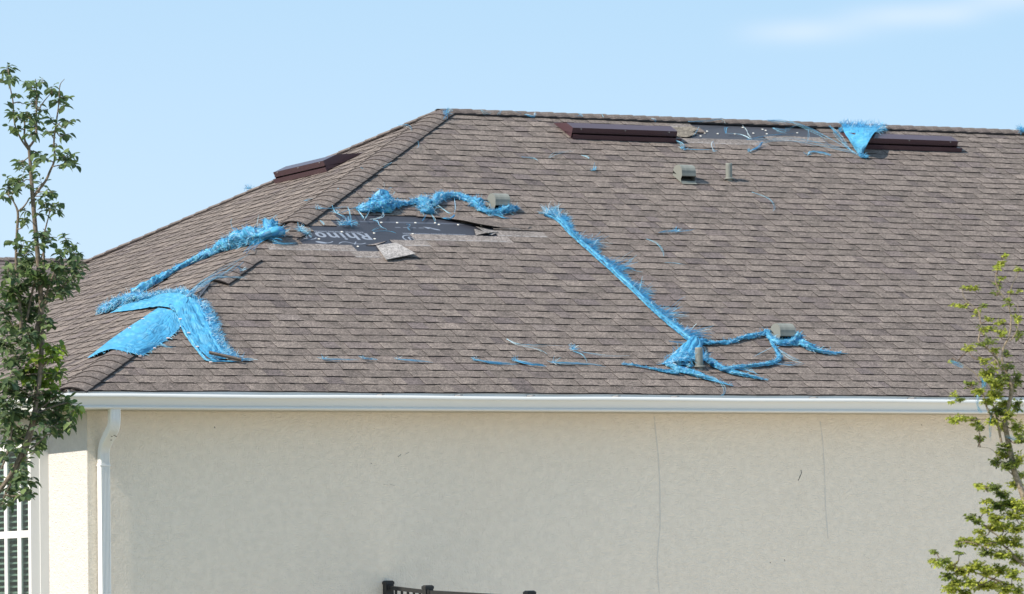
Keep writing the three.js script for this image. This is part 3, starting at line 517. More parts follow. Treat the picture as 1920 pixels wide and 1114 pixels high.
function bundleGeo(b, seed, tint = 1) { const R = rng(seed), mb = new MB(); mb.grid(b.rows, (i, j) => { const v = noise3(b.rows[i][j], 30, seed) * 0.5 + 0.5 * vnoise(j * 0.9, i * 0.07, 20, seed + 3); const c = v < 0.36 ? DEEP : v < 0.5 ? BLUE : v < 0.6 ? LIGHT.map((q, k) => mix(q, BLUE[k], 0.6)) : v < 0.66 ? LIGHT : BLUE; return c.map((q) => q * tint * (0.85 + 0.25 * R())); }, (i, j) => [j * 0.02, i * 0.02], true); for (const e of [0, b.rows.length - 1]) { const c = b.cen[e]; for (let j = 0; j < b.rows[e].length; j++) mb.tri(c, b.rows[e][j], b.rows[e][(j + 1) % b.rows[e].length], BLUE); } return mb.geo(true); }
function shag(mb, b, perMetre, lenK, seed, o = {}) { // frayed ends standing off a roll
  const R = rng(seed), L = b.curve.getLength(), N = Math.round(perMetre * 1.05 * L);
  for (let k = 0; k < N; k++) {
    const i = Math.min(b.rows.length - 1, Math.floor((o.from ?? 0) * b.n + R() * ((o.to ?? 1) - (o.from ?? 0)) * b.n)), j = Math.floor(R() * b.rows[i].length), p = b.rows[i][j], r = b.rad[i];
    const long = R() > 0.9, dir = p.clone().sub(b.cen[i]).normalize().multiplyScalar(long ? 0.75 : 0.45).add(V(R() - 0.5, R() - 0.5, R() - 0.5).multiplyScalar(1.6)); if (o.bias) dir.add(o.bias);
    fray(mb, R, p.clone().lerp(b.cen[i], 0.12), dir, (0.018 + lenK * (0.35 + 0.7 * R()) * Math.max(r, 0.015)) * (long ? 1.6 : 0.72) * (0.6 + 0.8 * R()), o.curl ?? 1.1, (o.rad ?? 0.0013) * (0.7 + 0.6 * R()), sprinkle(R, o.pale ?? 0.35), o.droop ?? 0.25);
  }
}
// a piece of cloth: rows of [px, py, height], smoothed and wrinkled
function cloth(ctrl, nu, nv, seed, wr = 0.012, tint = 1, folds = 0, fold = 0) {
  const P = ctrl.map((row) => row.map(([x, y, h]) => onRoof(x, y, h))), cr = (a, t) => { const c = new THREE.CatmullRomCurve3(a, false, 'centripetal'); return c.getPoint(t); };
  const cols = P.map((row) => { const o = []; for (let j = 0; j <= nu; j++) o.push(row.length > 1 ? cr(row, j / nu) : row[0].clone()); return o; }), rows = [];
  for (let i = 0; i <= nv; i++) { const row = []; for (let j = 0; j <= nu; j++) row.push(cr(cols.map((c) => c[j]), i / nv)); rows.push(row); }
  for (let i = 0; i <= nv; i++) for (let j = 0; j <= nu; j++) { const p = rows[i][j], n = roofN(p); let w = wr * (1.2 * (noise3(p, 9, seed) - 0.4) + 0.8 * (noise3(p.clone().multiply(V(1, 1, 3)), 16, seed + 1) - 0.5)); w += fold * (Math.pow(Math.abs(Math.sin(j / nu * folds * Math.PI + 1.6 * vnoise(i * 0.14, j * 0.1, 0, seed + 8))), 0.6) - 0.5); p.addScaledVector(n, w * (0.3 + 0.7 * Math.min(1, 5 * Math.min(i / nv, 1 - i / nv, j / nu, 1 - j / nu)))); hold(p, 0.004); }
  const mb = new MB(), R = rng(seed); mb.grid(rows, (i, j) => { const v = noise3(rows[i][j], 22, seed + 5), k = (0.92 + 0.14 * R()) * tint, a = smooth(0.55, 0.8, v) * 0.35; return BLUE.map((q, m) => mix(q, LIGHT[m], a) * k); }, (i, j) => { const p = rows[i][j] ; return [j / nu * 0.5, i / nv * 0.5]; });
  return { geo: mb.geo(true), rows };
}
function line(mb, R, list, count, spread, rad, pale = 0.5) {          // strands pulled along a px path [px, py, height]
  for (let k = 0; k < Math.ceil(count * 0.75); k++) { const a = R(), pts = list.map(([x, y, h], i) => hold(onRoof(x, y, (h ?? 0.008) + 0.012).add(V(R() - 0.5, (R() - 0.5) * 0.5, R() - 0.5).multiplyScalar(spread * (i === 0 ? 0.3 : 1))))); const c = new THREE.CatmullRomCurve3(pts), n = Math.max(6, list.length * 4), t1 = 0.55 + 0.45 * a; const q = []; for (let i = 0; i <= n; i++) q.push(hold(c.getPoint(i / n * t1))); strand(mb, q, rad * 0.62 * (0.7 + 0.6 * R()), sprinkle(R, pale)); }
}
const stuffPart = (name, mb, parent) => { const m = part(name, mb.geo(), M.thread, parent); m.userData.kind = 'stuff'; return m; };
const ofTarp = 'torn pieces of blue tarp on the roof';

{ // rolled strip on the end slope
  const t = thing('tarp_remnant', 'long rolled strip of frayed blue tarp on the left end slope', 'tarp', ofTarp), mb = new MB();
  const a = bundle([[250, 549, 0.045], [268, 540, 0.052], [300, 523, 0.04], [330, 506, 0.035], [360, 491, 0.035], [392, 476, 0.042], [415, 465, 0.045]], 0.35, 41), b = bundle([[408, 468, 0.045], [425, 459, 0.07], [446, 450, 0.082], [470, 448, 0.07], [492, 440, 0.075], [506, 434, 0.085], [518, 432, 0.05]], 0.75, 42);
  part('rolled_cloth', bundleGeo(a, 1), M.tarp, t); part('rolled_cloth', bundleGeo(b, 2), M.tarp, t);
  const R = rng(7); shag(mb, a, 420, 0.4, 11, { bias: V(-0.5, 0.9, -0.5), pale: 0.5, from: 0.25 }); shag(mb, b, 1900, 0.75, 12, { pale: 0.5 });
  line(mb, R, [[505, 445, 0.02], [490, 452], [470, 466], [462, 482]], 14, 0.10, 0.0026, 0.5); line(mb, R, [[505, 447, 0.02], [520, 455], [535, 458]], 8, 0.12, 0.0022, 0.6);
  stuffPart('frayed_strands', mb, t); settle(t);
}
{ // large piece hanging over the hip
  const t = thing('tarp_remnant', 'large blue tarp piece draped over the lower hip, flat sheet on its left', 'tarp', ofTarp), mb = new MB(), R = rng(17);
  const sheet = cloth([[[296, 577, 0.03], [312, 579, 0.03], [328, 586, 0.03], [342, 607, 0.015]], [[262, 600, 0.015], [286, 608, 0.02], [309, 617, 0.02], [325, 628, 0.012]], [[215, 632, 0.012], [240, 640, 0.03], [270, 649, 0.04], [297, 648, 0.012]], [[164, 673, 0.008], [208, 655, 0.04], [246, 662, 0.04], [268, 667, 0.012]]], 24, 30, 51, 0.014);
  part('flat_sheet', sheet.geo, M.tarp, t, 'smooth flat blue sheet');
  const band = cloth([[[262, 562, 0.05], [290, 554, 0.06], [325, 549, 0.06], [352, 555, 0.05]], [[235, 572, 0.04], [272, 565, 0.03], [318, 560, 0.05], [350, 566, 0.05]], [[206, 587, 0.014], [252, 581, 0.016], [300, 575, 0.03], [338, 580, 0.03]]], 36, 24, 52, 0.018, 1, 2, 0.012);
  part('folded_band', band.geo, M.tarp, t);
  const down = cloth([[[316, 557, 0.05], [338, 552, 0.06], [362, 560, 0.06], [382, 574, 0.03]], [[333, 592, 0.04], [352, 582, 0.05], [378, 587, 0.05], [402, 605, 0.03]], [[352, 626, 0.03], [370, 618, 0.04], [392, 622, 0.05], [410, 640, 0.02]], [[376, 658, 0.02], [392, 650, 0.03], [408, 650, 0.03], [420, 660, 0.02]], [[398, 677, 0.01], [415, 674, 0.015], [434, 671, 0.02], [456, 677, 0.01]]], 30, 44, 53, 0.022, 1, 3, 0.014);
  part('hanging_strip', down.geo, M.tarp, t);
  const hem = bundle([[320, 573, 0.02], [334, 598, 0.018], [352, 630, 0.018], [372, 658, 0.016], [390, 676, 0.014], [420, 678, 0.010], [455, 678, 0.006]], 0.2, 54); part('hem', bundleGeo(hem, 5, 1.12), M.tarp, t);
  const end = bundle([[186, 586, 0.028], [205, 577, 0.045], [228, 567, 0.05], [252, 561, 0.045], [280, 557, 0.03], [312, 551, 0.025], [345, 551, 0.03], [365, 562, 0.025]], 0.7, 55); part('frayed_roll', bundleGeo(end, 6), M.tarp, t);
  shag(mb, end, 1900, 0.8, 13, { pale: 0.75, to: 0.45 }); shag(mb, end, 900, 0.8, 14, { pale: 0.75, from: 0.45, bias: V(0.2, 0.5, 0) });
  for (let k = 0; k < 1500; k++) { const u = Math.floor(21 + R() * 10), i = Math.floor(R() * 40), p = down.rows[i][Math.min(30, u)].clone(); fray(mb, R, p, V(0.5 + 0.8 * R(), 0.35 * R(), 0.5 - R()), (0.025 + 0.065 * R()), 1.0, 0.0013, sprinkle(R, 0.5), 0.35); }
  for (let k = 0; k < 240; k++) { const i = Math.floor(37 + R() * 7), p = down.rows[i][Math.floor(R() * 31)].clone(); fray(mb, R, p, V(0.6 + R(), 0.5 * R(), 0.4 * (R() - 0.5)), 0.03 + 0.07 * R(), 1.1, 0.0013, sprinkle(R, 0.6), 0.4); }
  for (const row of [sheet.rows[30], sheet.rows.map((r) => r[24])]) for (let k = 0; k < 40; k++) { const p = row[Math.floor(R() * row.length)].clone(); fray(mb, R, p, V(0.4, 0, 1), 0.02 + 0.03 * R(), 0.8, 0.0013, sprinkle(R, 0.6)); }
  line(mb, R, [[350, 556, 0.04], [372, 540, 0.02], [410, 520, 0.02], [440, 521, 0.015], [462, 522, 0.01]], 16, 0.05, 0.0018, 0.9); line(mb, R, [[352, 552, 0.03], [390, 528, 0.02], [425, 505, 0.02], [470, 472, 0.02]], 16, 0.09, 0.0018, 0.9); line(mb, R, [[372, 568, 0.03], [385, 571, 0.012], [392, 574]], 12, 0.05, 0.0022, 0.3); line(mb, R, [[450, 676, 0.01], [466, 674], [482, 676]], 10, 0.05, 0.002, 0.5); line(mb, R, [[300, 642, 0.01], [312, 650], [330, 653]], 5, 0.03, 0.0018, 0.5);
  stuffPart('frayed_strands', mb, t);
  for (const [x, y, h] of [[338, 598, 0.05], [354, 624, 0.045], [370, 650, 0.035], [395, 679, 0.02], [340, 612, 0.025], [315, 634, 0.02], [290, 653, 0.02], [262, 668, 0.02], [268, 598, 0.03], [243, 615, 0.03]]) { const g = new THREE.BoxGeometry(0.022, 0.006, 0.014), p = onRoof(x, y, h); g.rotateX(TH); g.translate(p.x, p.y, p.z); part('staple_tab', g, M.staple, t); }
  settle(t);
}
{ // thin batten lying on it
  const t = thing('wooden_batten', 'thin grey wooden batten lying on the tip of the hanging blue tarp', 'batten'), a = onF(392, 661, 0.06), b = onF(452, 674.6, 0.03), l = a.distanceTo(b), g = new THREE.BoxGeometry(l, 0.016, 0.034, 8, 1, 1), m4 = new THREE.Matrix4(), x = b.clone().sub(a).normalize(), z = x.clone().cross(NF).normalize();
  m4.makeBasis(x, NF.clone(), z).setPosition(a.clone().add(b).multiplyScalar(0.5)); g.applyMatrix4(m4); part('batten_strip', g, M.wood, t);
  for (const k of [0.12, 0.88]) { const n = new THREE.CylinderGeometry(0.004, 0.004, 0.004, 8); const p = a.clone().lerp(b, k).addScaledVector(NF, 0.0095); n.rotateX(TH); n.translate(p.x, p.y, p.z); part('nail_head', n, M.grey, t); }
  settle(t);
}
{ // rope-like roll round the middle vent
  const t = thing('tarp_remnant', 'twisted shaggy roll of blue tarp round the middle exhaust vent above the bare patch', 'tarp', ofTarp), mb = new MB(), R = rng(27);
  const a = bundle([[668, 392, 0.02], [684, 391, 0.05], [702, 388, 0.06], [722, 389, 0.06], [734, 386, 0.05]], 0.4, 61), ball = bundle([[700, 382, 0.05], [712, 376, 0.085], [724, 378, 0.08], [734, 382, 0.05]], 0.6, 62);
  const b = bundle([[728, 382, 0.05], [748, 383, 0.035], [764, 382, 0.022], [778, 379, 0.03], [794, 380, 0.05], [812, 379, 0.045], [824, 370, 0.04], [845, 367, 0.035], [866, 370, 0.032], [886, 377, 0.035], [900, 381, 0.05]], 0.55, 63), hang = bundle([[792, 380, 0.05], [800, 389, 0.06], [806, 398, 0.04]], 0.8, 64), c = bundle([[888, 378, 0.04], [897, 387, 0.045], [914, 397, 0.03], [936, 398, 0.03], [951, 391, 0.042], [964, 391, 0.03], [973, 391, 0.01]], 0.6, 65);
  [[a, 1], [ball, 2], [b, 3], [hang, 4], [c, 5]].forEach(([q, s]) => part('rolled_cloth', bundleGeo(q, s + 20), M.tarp, t));
  shag(mb, a, 1100, 0.4, 21, { from: 0 }); shag(mb, ball, 5200, 0.45, 22, { pale: 0.45 }); shag(mb, b, 1500, 0.8, 23, { pale: 0.45 }); shag(mb, hang, 4200, 0.8, 24, { pale: 0.5, droop: 0.5 }); shag(mb, c, 1900, 0.7, 25, { pale: 0.4 });
  line(mb, R, [[800, 402, 0.02], [793, 412], [788, 417]], 3, 0.03, 0.0024); line(mb, R, [[810, 402, 0.02], [816, 412], [817, 418]], 3, 0.03, 0.0024); line(mb, R, [[852, 372, 0.06], [853, 388, 0.03], [852, 405]], 3, 0.02, 0.0022); line(mb, R, [[852, 403], [845, 410], [835, 410], [828, 409]], 14, 0.05, 0.0024, 0.3); line(mb, R, [[820, 385, 0.03], [838, 398], [846, 402]], 4, 0.04, 0.002);
  stuffPart('frayed_strands', mb, t); settle(t);
}
{ // diagonal strip with the torn sheet round the lower pipe
  const t = thing('tarp_remnant', 'long diagonal blue tarp strip ending in a tangle round the lower pipe', 'tarp', ofTarp), mb = new MB(), R = rng(37);
  const path = [[1022, 402], [1040, 409], [1070, 438], [1110, 474], [1150, 510], [1190, 547], [1230, 586], [1270, 620], [1302, 645]];
  const edge = bundle(path.map(([x, y], i) => [x - 1, y + 1, i ? 0.013 : 0.02]), 0.15, 71), edge2 = bundle(path.slice(1).map(([x, y]) => [x + 3, y - 1.5, 0.016]), 0.25, 72);
  part('hem', bundleGeo(edge, 31, 1.05), M.tarp, t); part('hem', bundleGeo(edge2, 32, 1.12), M.tarp, t);
  const fringe = [path.slice(0).map(([x, y]) => [x + 2, y - 1, 0.018]), path.map(([x, y], i) => [x + (i === 0 ? 2 : i === 1 ? 14 : 8 + 3 * Math.sin(i * 2)), y - (i ? 3.5 : 2), 0.024])], band = cloth([0, 1, 2, 3, 4, 5, 6, 7, 8].map((i) => [fringe[0][i], [(fringe[0][i][0] + fringe[1][i][0]) / 2, (fringe[0][i][1] + fringe[1][i][1]) / 2, 0.03], fringe[1][i]]), 6, 120, 73, 0.012); part('frayed_band', band.geo, M.tarp, t);
  for (let k = 0; k < 1500; k++) { const i = Math.floor(R() * 121), f = i / 120, burst = Math.pow(Math.abs(Math.sin(f * 21 + 1.0)), 5), p = band.rows[i][Math.floor(3 + R() * 4)].clone(), grow = smooth(0.02, 0.1, f) * (f > 0.94 ? 0.3 : 1); fray(mb, R, p, V(0.9, 0.55 * R(), 0.2 - 0.55 * R()), (0.018 + 0.032 * R() + (f > 0.28 ? 0.23 : 0.05) * burst * R()) * mix(0.6, 1, grow), 0.55, 0.0013, sprinkle(R, 0.35), 0.3); }
  for (let k = 0; k < 260; k++) { const i = Math.floor(R() * 17), p = band.rows[i][Math.floor(R() * 7)].clone(); fray(mb, R, p, V(R() - 0.3, 0.6 * R(), -0.3), 0.05 + 0.09 * R(), 0.9, 0.0013, sprinkle(R, 0.8), 0.4); }
  const tri = cloth([[[1297, 632, 0.05], [1303, 630, 0.06], [1309, 634, 0.05], [1314, 642, 0.03]], [[1270, 656, 0.03], [1286, 652, 0.07], [1304, 656, 0.08], [1322, 664, 0.04]], [[1240, 684, 0.01], [1266, 679, 0.045], [1296, 678, 0.04], [1328, 676, 0.015]]], 30, 30, 74, 0.025, 1, 4, 0.025); part('torn_sheet', tri.geo, M.tarp, t);
  const rolls = [
    [[[1304, 650, 0.03], [1316, 642, 0.035], [1334, 643, 0.022], [1364, 643, 0.018], [1392, 634, 0.022], [1418, 629, 0.026], [1438, 624, 0.018]], 0.6], [[[1436, 620, 0.02], [1446, 634, 0.03], [1462, 644, 0.03], [1480, 642, 0.032], [1492, 634, 0.045], [1496, 628, 0.03]], 0.7], [[[1476, 642, 0.025], [1500, 643, 0.035], [1520, 651, 0.04], [1540, 659, 0.028], [1556, 662, 0.014], [1576, 662, 0.003]], 0.6],
    [[[1438, 622, 0.014], [1448, 644, 0.016], [1456, 658, 0.018], [1461, 671, 0.022], [1450, 680, 0.024], [1420, 685, 0.022], [1390, 688, 0.02], [1358, 690, 0.02], [1334, 678, 0.025]], 0.45], [[[1330, 678, 0.025], [1340, 686, 0.032], [1362, 694, 0.032], [1394, 703, 0.022], [1420, 709, 0.014], [1440, 714, 0.004]], 0.45], [[[1250, 683, 0.02], [1276, 694, 0.03], [1304, 702, 0.032], [1330, 711, 0.02], [1352, 718, 0.010], [1374, 725, 0.003]], 0.5], [[[1168, 684, 0.005], [1188, 685, 0.012], [1214, 690, 0.012], [1244, 696, 0.016], [1274, 699, 0.025]], 0.6], [[[1256, 682, 0.02], [1284, 683, 0.02], [1297, 688, 0.022]], 0.7]];
  rolls.forEach(([l, r], i) => { const q = bundle(l, r, 80 + i); part('rolled_cloth', bundleGeo(q, 40 + i), M.tarp, t); shag(mb, q, [700, 1300, 900, 450, 420, 480, 600, 900][i], i === 1 || i === 2 ? 0.7 : 0.5, 50 + i, { pale: 0.3, curl: i === 4 || i === 5 ? 0.4 : 0.75, bias: i === 4 || i === 5 || i === 2 ? V(0.9, -0.1, 0.4) : i === 6 ? V(-0.6, 0, 0) : V(0, 0.2, 0) }); });
  for (let k = 0; k < 320; k++) { const q5 = 0, p = tri.rows[30 - Math.floor(R() * R() * 14)][Math.floor(R() * 31)].clone(); fray(mb, R, p, V(R() - 0.5, 0.5 * R(), R()), 0.04 + 0.07 * R(), 1, 0.0013, sprinkle(R, 0.5), 0.4); }
  line(mb, R, [[1455, 682, 0.02], [1480, 684], [1510, 683]], 12, 0.08, 0.0018, 0.4); line(mb, R, [[1370, 690, 0.02], [1400, 693], [1420, 702]], 10, 0.06, 0.0018, 0.4); line(mb, R, [[1446, 652, 0.02], [1425, 663], [1404, 676]], 3, 0.02, 0.0016, 0.9); line(mb, R, [[1460, 655, 0.02], [1485, 672], [1517, 684]], 5, 0.05, 0.0016, 0.9); line(mb, R, [[1310, 700, 0.02], [1340, 710], [1357, 728], [1356, 741], [1346, 743]], 4, 0.03, 0.0026, 0.8); line(mb, R, [[1540, 661, 0.02], [1570, 663], [1596, 664]], 8, 0.05, 0.0016, 0.4); line(mb, R, [[1256, 640, 0.02], [1280, 644], [1298, 648]], 10, 0.06, 0.0018, 0.5); line(mb, R, [[1168, 684, 0.02], [1176, 683], [1190, 687]], 8, 0.05, 0.0018, 0.5);
  stuffPart('frayed_strands', mb, t); settle(t);
}
{ // triangular piece hanging from the ridge
  const t = thing('tarp_remnant', 'triangular blue tarp piece hanging from the ridge over the dark red vent', 'tarp', ofTarp), mb = new MB(), R = rng(47);
  const c = cloth([[[1578, 233, 0.05], [1600, 234, 0.05], [1626, 235, 0.05], [1653, 236, 0.05]], [[1584, 250, 0.05], [1600, 250, 0.10], [1619, 251, 0.15], [1638, 251, 0.155]], [[1598, 270, 0.04], [1606, 270, 0.08], [1616, 270, 0.11], [1627, 269, 0.14]], [[1609, 287, 0.02], [1612, 287, 0.03], [1615, 287, 0.04], [1619, 287, 0.03]]], 20, 26, 91, 0.012); part('torn_sheet', c.geo, M.tarp, t);
  const knot = bundle([[1610, 289, 0.015], [1618, 293, 0.025], [1627, 294, 0.02]], 0.6, 92); part('knot', bundleGeo(knot, 60), M.tarp, t); shag(mb, knot, 1800, 0.8, 61);
  const seam = bundle([[1584, 248, 0.012], [1596, 267, 0.010], [1610, 288, 0.012]], 0.2, 93); part('hem', bundleGeo(seam, 61, 0.8), M.tarp, t);
  const post = bundle([[1577, 248, 0.012], [1577, 238, 0.014], [1577, 230, 0.008]], 0.6, 94); part('rolled_cloth', bundleGeo(post, 62), M.tarp, t); shag(mb, post, 900, 0.8, 62);
  for (let k = 0; k < 260; k++) { const p = c.rows[Math.floor(R() * 4)][Math.floor(R() * 21)].clone(); fray(mb, R, p, V(R() - 0.35, 0.9, 0.3 * R()), 0.025 + 0.06 * R(), 0.9, 0.0013, sprinkle(R, 0.3), 0.25); }
  for (let k = 0; k < 130; k++) { const p = c.rows[Math.floor(R() * 8)][20].clone(); fray(mb, R, p, V(1, 0.5 * R(), 0), 0.04 + 0.06 * R(), 0.8, 0.0013, sprinkle(R, 0.3), 0.3); }
  for (const l of [[[1560, 240, 0.02], [1572, 258, 0.03], [1590, 276, 0.02], [1612, 290]], [[1556, 236, 0.03], [1580, 262, 0.03], [1600, 284, 0.02], [1614, 291]], [[1480, 226, 0.03], [1520, 246, 0.02], [1560, 268, 0.02], [1606, 289]], [[1400, 262, 0.012], [1460, 265], [1530, 272], [1608, 291]], [[1420, 270, 0.01], [1480, 262, 0.02], [1560, 276], [1606, 290]], [[1566, 250, 0.02], [1575, 244, 0.03], [1586, 240, 0.04]]]) line(mb, R, l, 5, 0.09, 0.0015, 0.6);
  stuffPart('frayed_strands', mb, t); settle(t);
}
// ---- small scraps and loose threads
function scrap(label, lines, tufts, seed, category = 'tarp scrap') {
  const t = thing('tarp_scrap', label, category, 'small scraps of blue tarp thread'), mb = new MB(), R = rng(seed);
  for (const [list, n, spread, rad, pale] of lines) line(mb, R, list, n, spread, rad, pale);
  for (const [x, y, n, len, pale, h] of tufts) { for (let k = 0; k < n; k++) fray(mb, R, onRoof(x, y, (h ?? 0.02)).add(V((R() - 0.5) * 0.03, 0, (R() - 0.5) * 0.05)), V(R() - 0.5, R() * 0.8, R() - 0.5), len * (0.4 + 0.8 * R()), 1, 0.0013, sprinkle(R, pale), 0.4); }
  part('loose_threads', mb.geo(), M.thread, t).userData.kind = 'stuff'; settle(t);
}
scrap('pale blue thread scrap, leftmost of the row above the gutter', [[[[605, 673], [630, 675], [676, 676]], 16, 0.06, 0.0018, 0.6]], [[607, 673, 14, 0.05, 0.7]], 101);
scrap('small whitish thread scrap, second from the left above the gutter', [[[[681, 673], [695, 673], [709, 677]], 8, 0.05, 0.0018, 0.95]], [[683, 673, 10, 0.05, 0.9]], 102);
scrap('thin faded blue thread scrap with pink staple end, third from the left above the gutter', [[[[746, 674], [770, 676], [808, 680]], 16, 0.05, 0.0018, 0.6]], [[747, 674, 8, 0.04, 0.9]], 103);
scrap('bright blue thread hank above the gutter, left one of a pair', [[[[891, 675], [925, 680], [970, 684]], 24, 0.05, 0.0022, 0.3]], [[892, 676, 24, 0.05, 0.6]], 104);
scrap('bright blue thread hank above the gutter, right one of a pair', [[[[965, 676], [990, 683], [1030, 687]], 26, 0.05, 0.0022, 0.3]], [[966, 676, 24, 0.05, 0.4]], 105);
scrap('short blue tuft with a long faded tail between the hanks and the torn tangle', [[[[1036, 680], [1060, 682], [1100, 683], [1138, 687]], 14, 0.05, 0.002, 0.4]], [[1038, 680, 16, 0.06, 0.4]], 106);
scrap('blue tuft with a curling white thread below the diagonal strip', [[[[1075, 658], [1092, 666], [1100, 680]], 3, 0.02, 0.0018, 0.95], [[[1080, 658], [1140, 668], [1195, 666]], 4, 0.03, 0.0014, 0.9]], [[1074, 656, 40, 0.06, 0.35]], 107);
scrap('faded threads lying low on the front slope under the bare patch side', [[[[950, 636], [968, 646], [1010, 648], [1080, 649]], 8, 0.04, 0.0015, 0.9], [[[970, 647], [1010, 656], [1031, 668]], 2, 0.02, 0.0015, 1]], [], 108);
scrap('blue tuft with a long curved white thread right of the diagonal strip', [[[[1235, 436], [1250, 434], [1275, 434], [1300, 431]], 10, 0.07, 0.0017, 0.6], [[[1212, 448], [1230, 455], [1243, 470], [1246, 492]], 3, 0.015, 0.0017, 1], [[[1246, 492], [1270, 494], [1292, 498]], 3, 0.03, 0.0015, 1]], [[1268, 434, 30, 0.05, 0.3]], 109);
scrap('tiny blue tuft under the left dark red vent', [[[[1115, 305, 0.03], [1114, 314], [1114, 322]], 4, 0.02, 0.0018, 0.6]], [[1114, 319, 26, 0.05, 0.35]], 110);
scrap('pale looped threads beside the right end of the left dark red vent', [[[[1266, 262, 0.02], [1277, 270], [1282, 280], [1290, 276]], 6, 0.04, 0.002, 0.6], [[[1278, 279], [1310, 281], [1340, 281]], 8, 0.03, 0.002, 0.4], [[[1338, 283], [1334, 272, 0.04], [1337, 265, 0.05], [1341, 280]], 3, 0.02, 0.0018, 0.9]], [[1279, 278, 14, 0.05, 0.6], [1340, 284, 8, 0.03, 0.95]], 111);
scrap('blue looped thread scrap under the bare patch at the ridge', [[[[1430, 266, 0.03], [1422, 276], [1404, 283], [1404, 277]], 16, 0.03, 0.0024, 0.35]], [[1405, 285, 8, 0.03, 0.9]], 112);
scrap('blue thread scrap left of the hanging ridge tarp knot', [[[[1515, 289], [1520, 285], [1545, 288], [1565, 294]], 16, 0.04, 0.0024, 0.35]], [[1516, 290, 10, 0.04, 0.4]], 113);
scrap('long pale threads tangled across the bare patch at the ridge', [[[[1392, 235, 0.04], [1398, 242], [1404, 256], [1428, 272]], 4, 0.03, 0.0018, 0.95], [[[1310, 238, 0.03], [1308, 245], [1300, 258]], 3, 0.03, 0.0018, 0.95], [[[1361, 250], [1362, 240, 0.05], [1364, 238, 0.05]], 6, 0.03, 0.0022, 0.4], [[[1361, 250], [1390, 252], [1410, 262]], 3, 0.03, 0.0018, 0.9], [[[1515, 243, 0.04], [1516, 256, 0.02], [1509, 274]], 4, 0.03, 0.0018, 0.9], [[[1450, 240, 0.03], [1466, 246, 0.03], [1480, 240, 0.03], [1500, 236, 0.04]], 8, 0.08, 0.0018, 0.9], [[[1400, 262], [1440, 256, 0.03], [1460, 252], [1500, 250]], 5, 0.06, 0.0016, 0.9]], [], 114);
scrap('pale threads tangled over the left edge of the bare patch', [[[[622, 385, 0.02], [632, 400, 0.05], [646, 408, 0.05], [653, 417]], 3, 0.03, 0.0022, 0.9], [[[652, 388, 0.03], [656, 400, 0.06], [659, 416]], 3, 0.02, 0.0022, 0.85], [[[672, 394, 0.03], [680, 408, 0.04], [684, 413]], 3, 0.03, 0.0022, 0.85], [[[694, 392, 0.03], [688, 406, 0.04], [682, 413]], 3, 0.03, 0.0022, 0.85], [[[718, 398, 0.03], [716, 406, 0.03], [700, 411], [690, 412]], 3, 0.03, 0.0022, 0.85], [[[700, 412], [710, 414, 0.03], [714, 424], [722, 430]], 3, 0.03, 0.0022, 0.8], [[[698, 432], [712, 426, 0.02], [724, 430], [698, 433]], 3, 0.03, 0.002, 0.7], [[[700, 434], [730, 434, 0.02], [750, 438]], 2, 0.03, 0.002, 0.9], [[[762, 420, 0.02], [769, 422], [764, 428], [768, 434]], 4, 0.03, 0.002, 0.6], [[[600, 390, 0.03], [625, 391], [656, 386]], 5, 0.06, 0.0018, 0.7], [[[640, 398, 0.02], [660, 392], [676, 386]], 6, 0.06, 0.0018, 0.7]], [[654, 422, 90, 0.09, 0.5], [640, 422, 30, 0.07, 0.7], [631, 399, 14, 0.05, 0.9], [594, 393, 26, 0.06, 1]], 115);
scrap('white and blue threads matted in the torn gap of the hip', [[[[560, 432, 0.03], [570, 436, 0.03], [580, 444]], 16, 0.12, 0.0018, 0.9], [[[562, 424, 0.03], [574, 430, 0.03], [578, 434]], 8, 0.10, 0.0018, 0.9], [[[600, 413, 0.02], [606, 418], [610, 423]], 3, 0.02, 0.002, 0.9], [[[512, 456, 0.01], [535, 457], [560, 456]], 10, 0.05, 0.0018, 0.7]], [[528, 436, 20, 0.09, 0.9], [564, 432, 40, 0.07, 0.9], [452, 508, 30, 0.06, 0.7]], 116);
scrap('thin white threads lying across the caps of the upper hip', [[[[745, 234, 0.03], [768, 239, 0.03], [772, 252]], 3, 0.03, 0.0015, 1], [[[784, 265], [783, 275, 0.02], [778, 280]], 3, 0.02, 0.0016, 1], [[[676, 314, 0.02], [684, 318], [690, 323]], 4, 0.03, 0.0017, 1], [[[700, 318], [703, 320], [705, 324]], 6, 0.02, 0.0018, 1], [[[634, 352, 0.02], [636, 360], [642, 366]], 4, 0.03, 0.0016, 1], [[[735, 305, 0.02], [720, 312], [694, 330]], 4, 0.05, 0.0014, 1], [[[570, 376, 0.02], [576, 376], [584, 372]], 8, 0.04, 0.0017, 1]], [], 117);
scrap('blue and white threads gathered at the top of the hip by the ridge', [[[[832, 214, 0.05], [838, 212, 0.04], [850, 204, 0.05]], 10, 0.06, 0.0018, 0.6], [[[838, 214, 0.05], [836, 222, 0.04], [834, 224]], 6, 0.04, 0.0018, 0.6], [[[838, 212, 0.05], [845, 207, 0.06], [832, 203, 0.05]], 5, 0.05, 0.0018, 0.95]], [[837, 212, 30, 0.06, 0.4, 0.05]], 118);
scrap('small blue tuft on the far hip edge against the sky', [], [[466, 354, 40, 0.06, 0.3, 0.03]], 119);
scrap('blue tuft on the ridge at the right edge of the picture', [], [[1914, 243, 70, 0.08, 0.25, 0.06], [1918, 246, 60, 0.07, 0.25, 0.06]], 120);
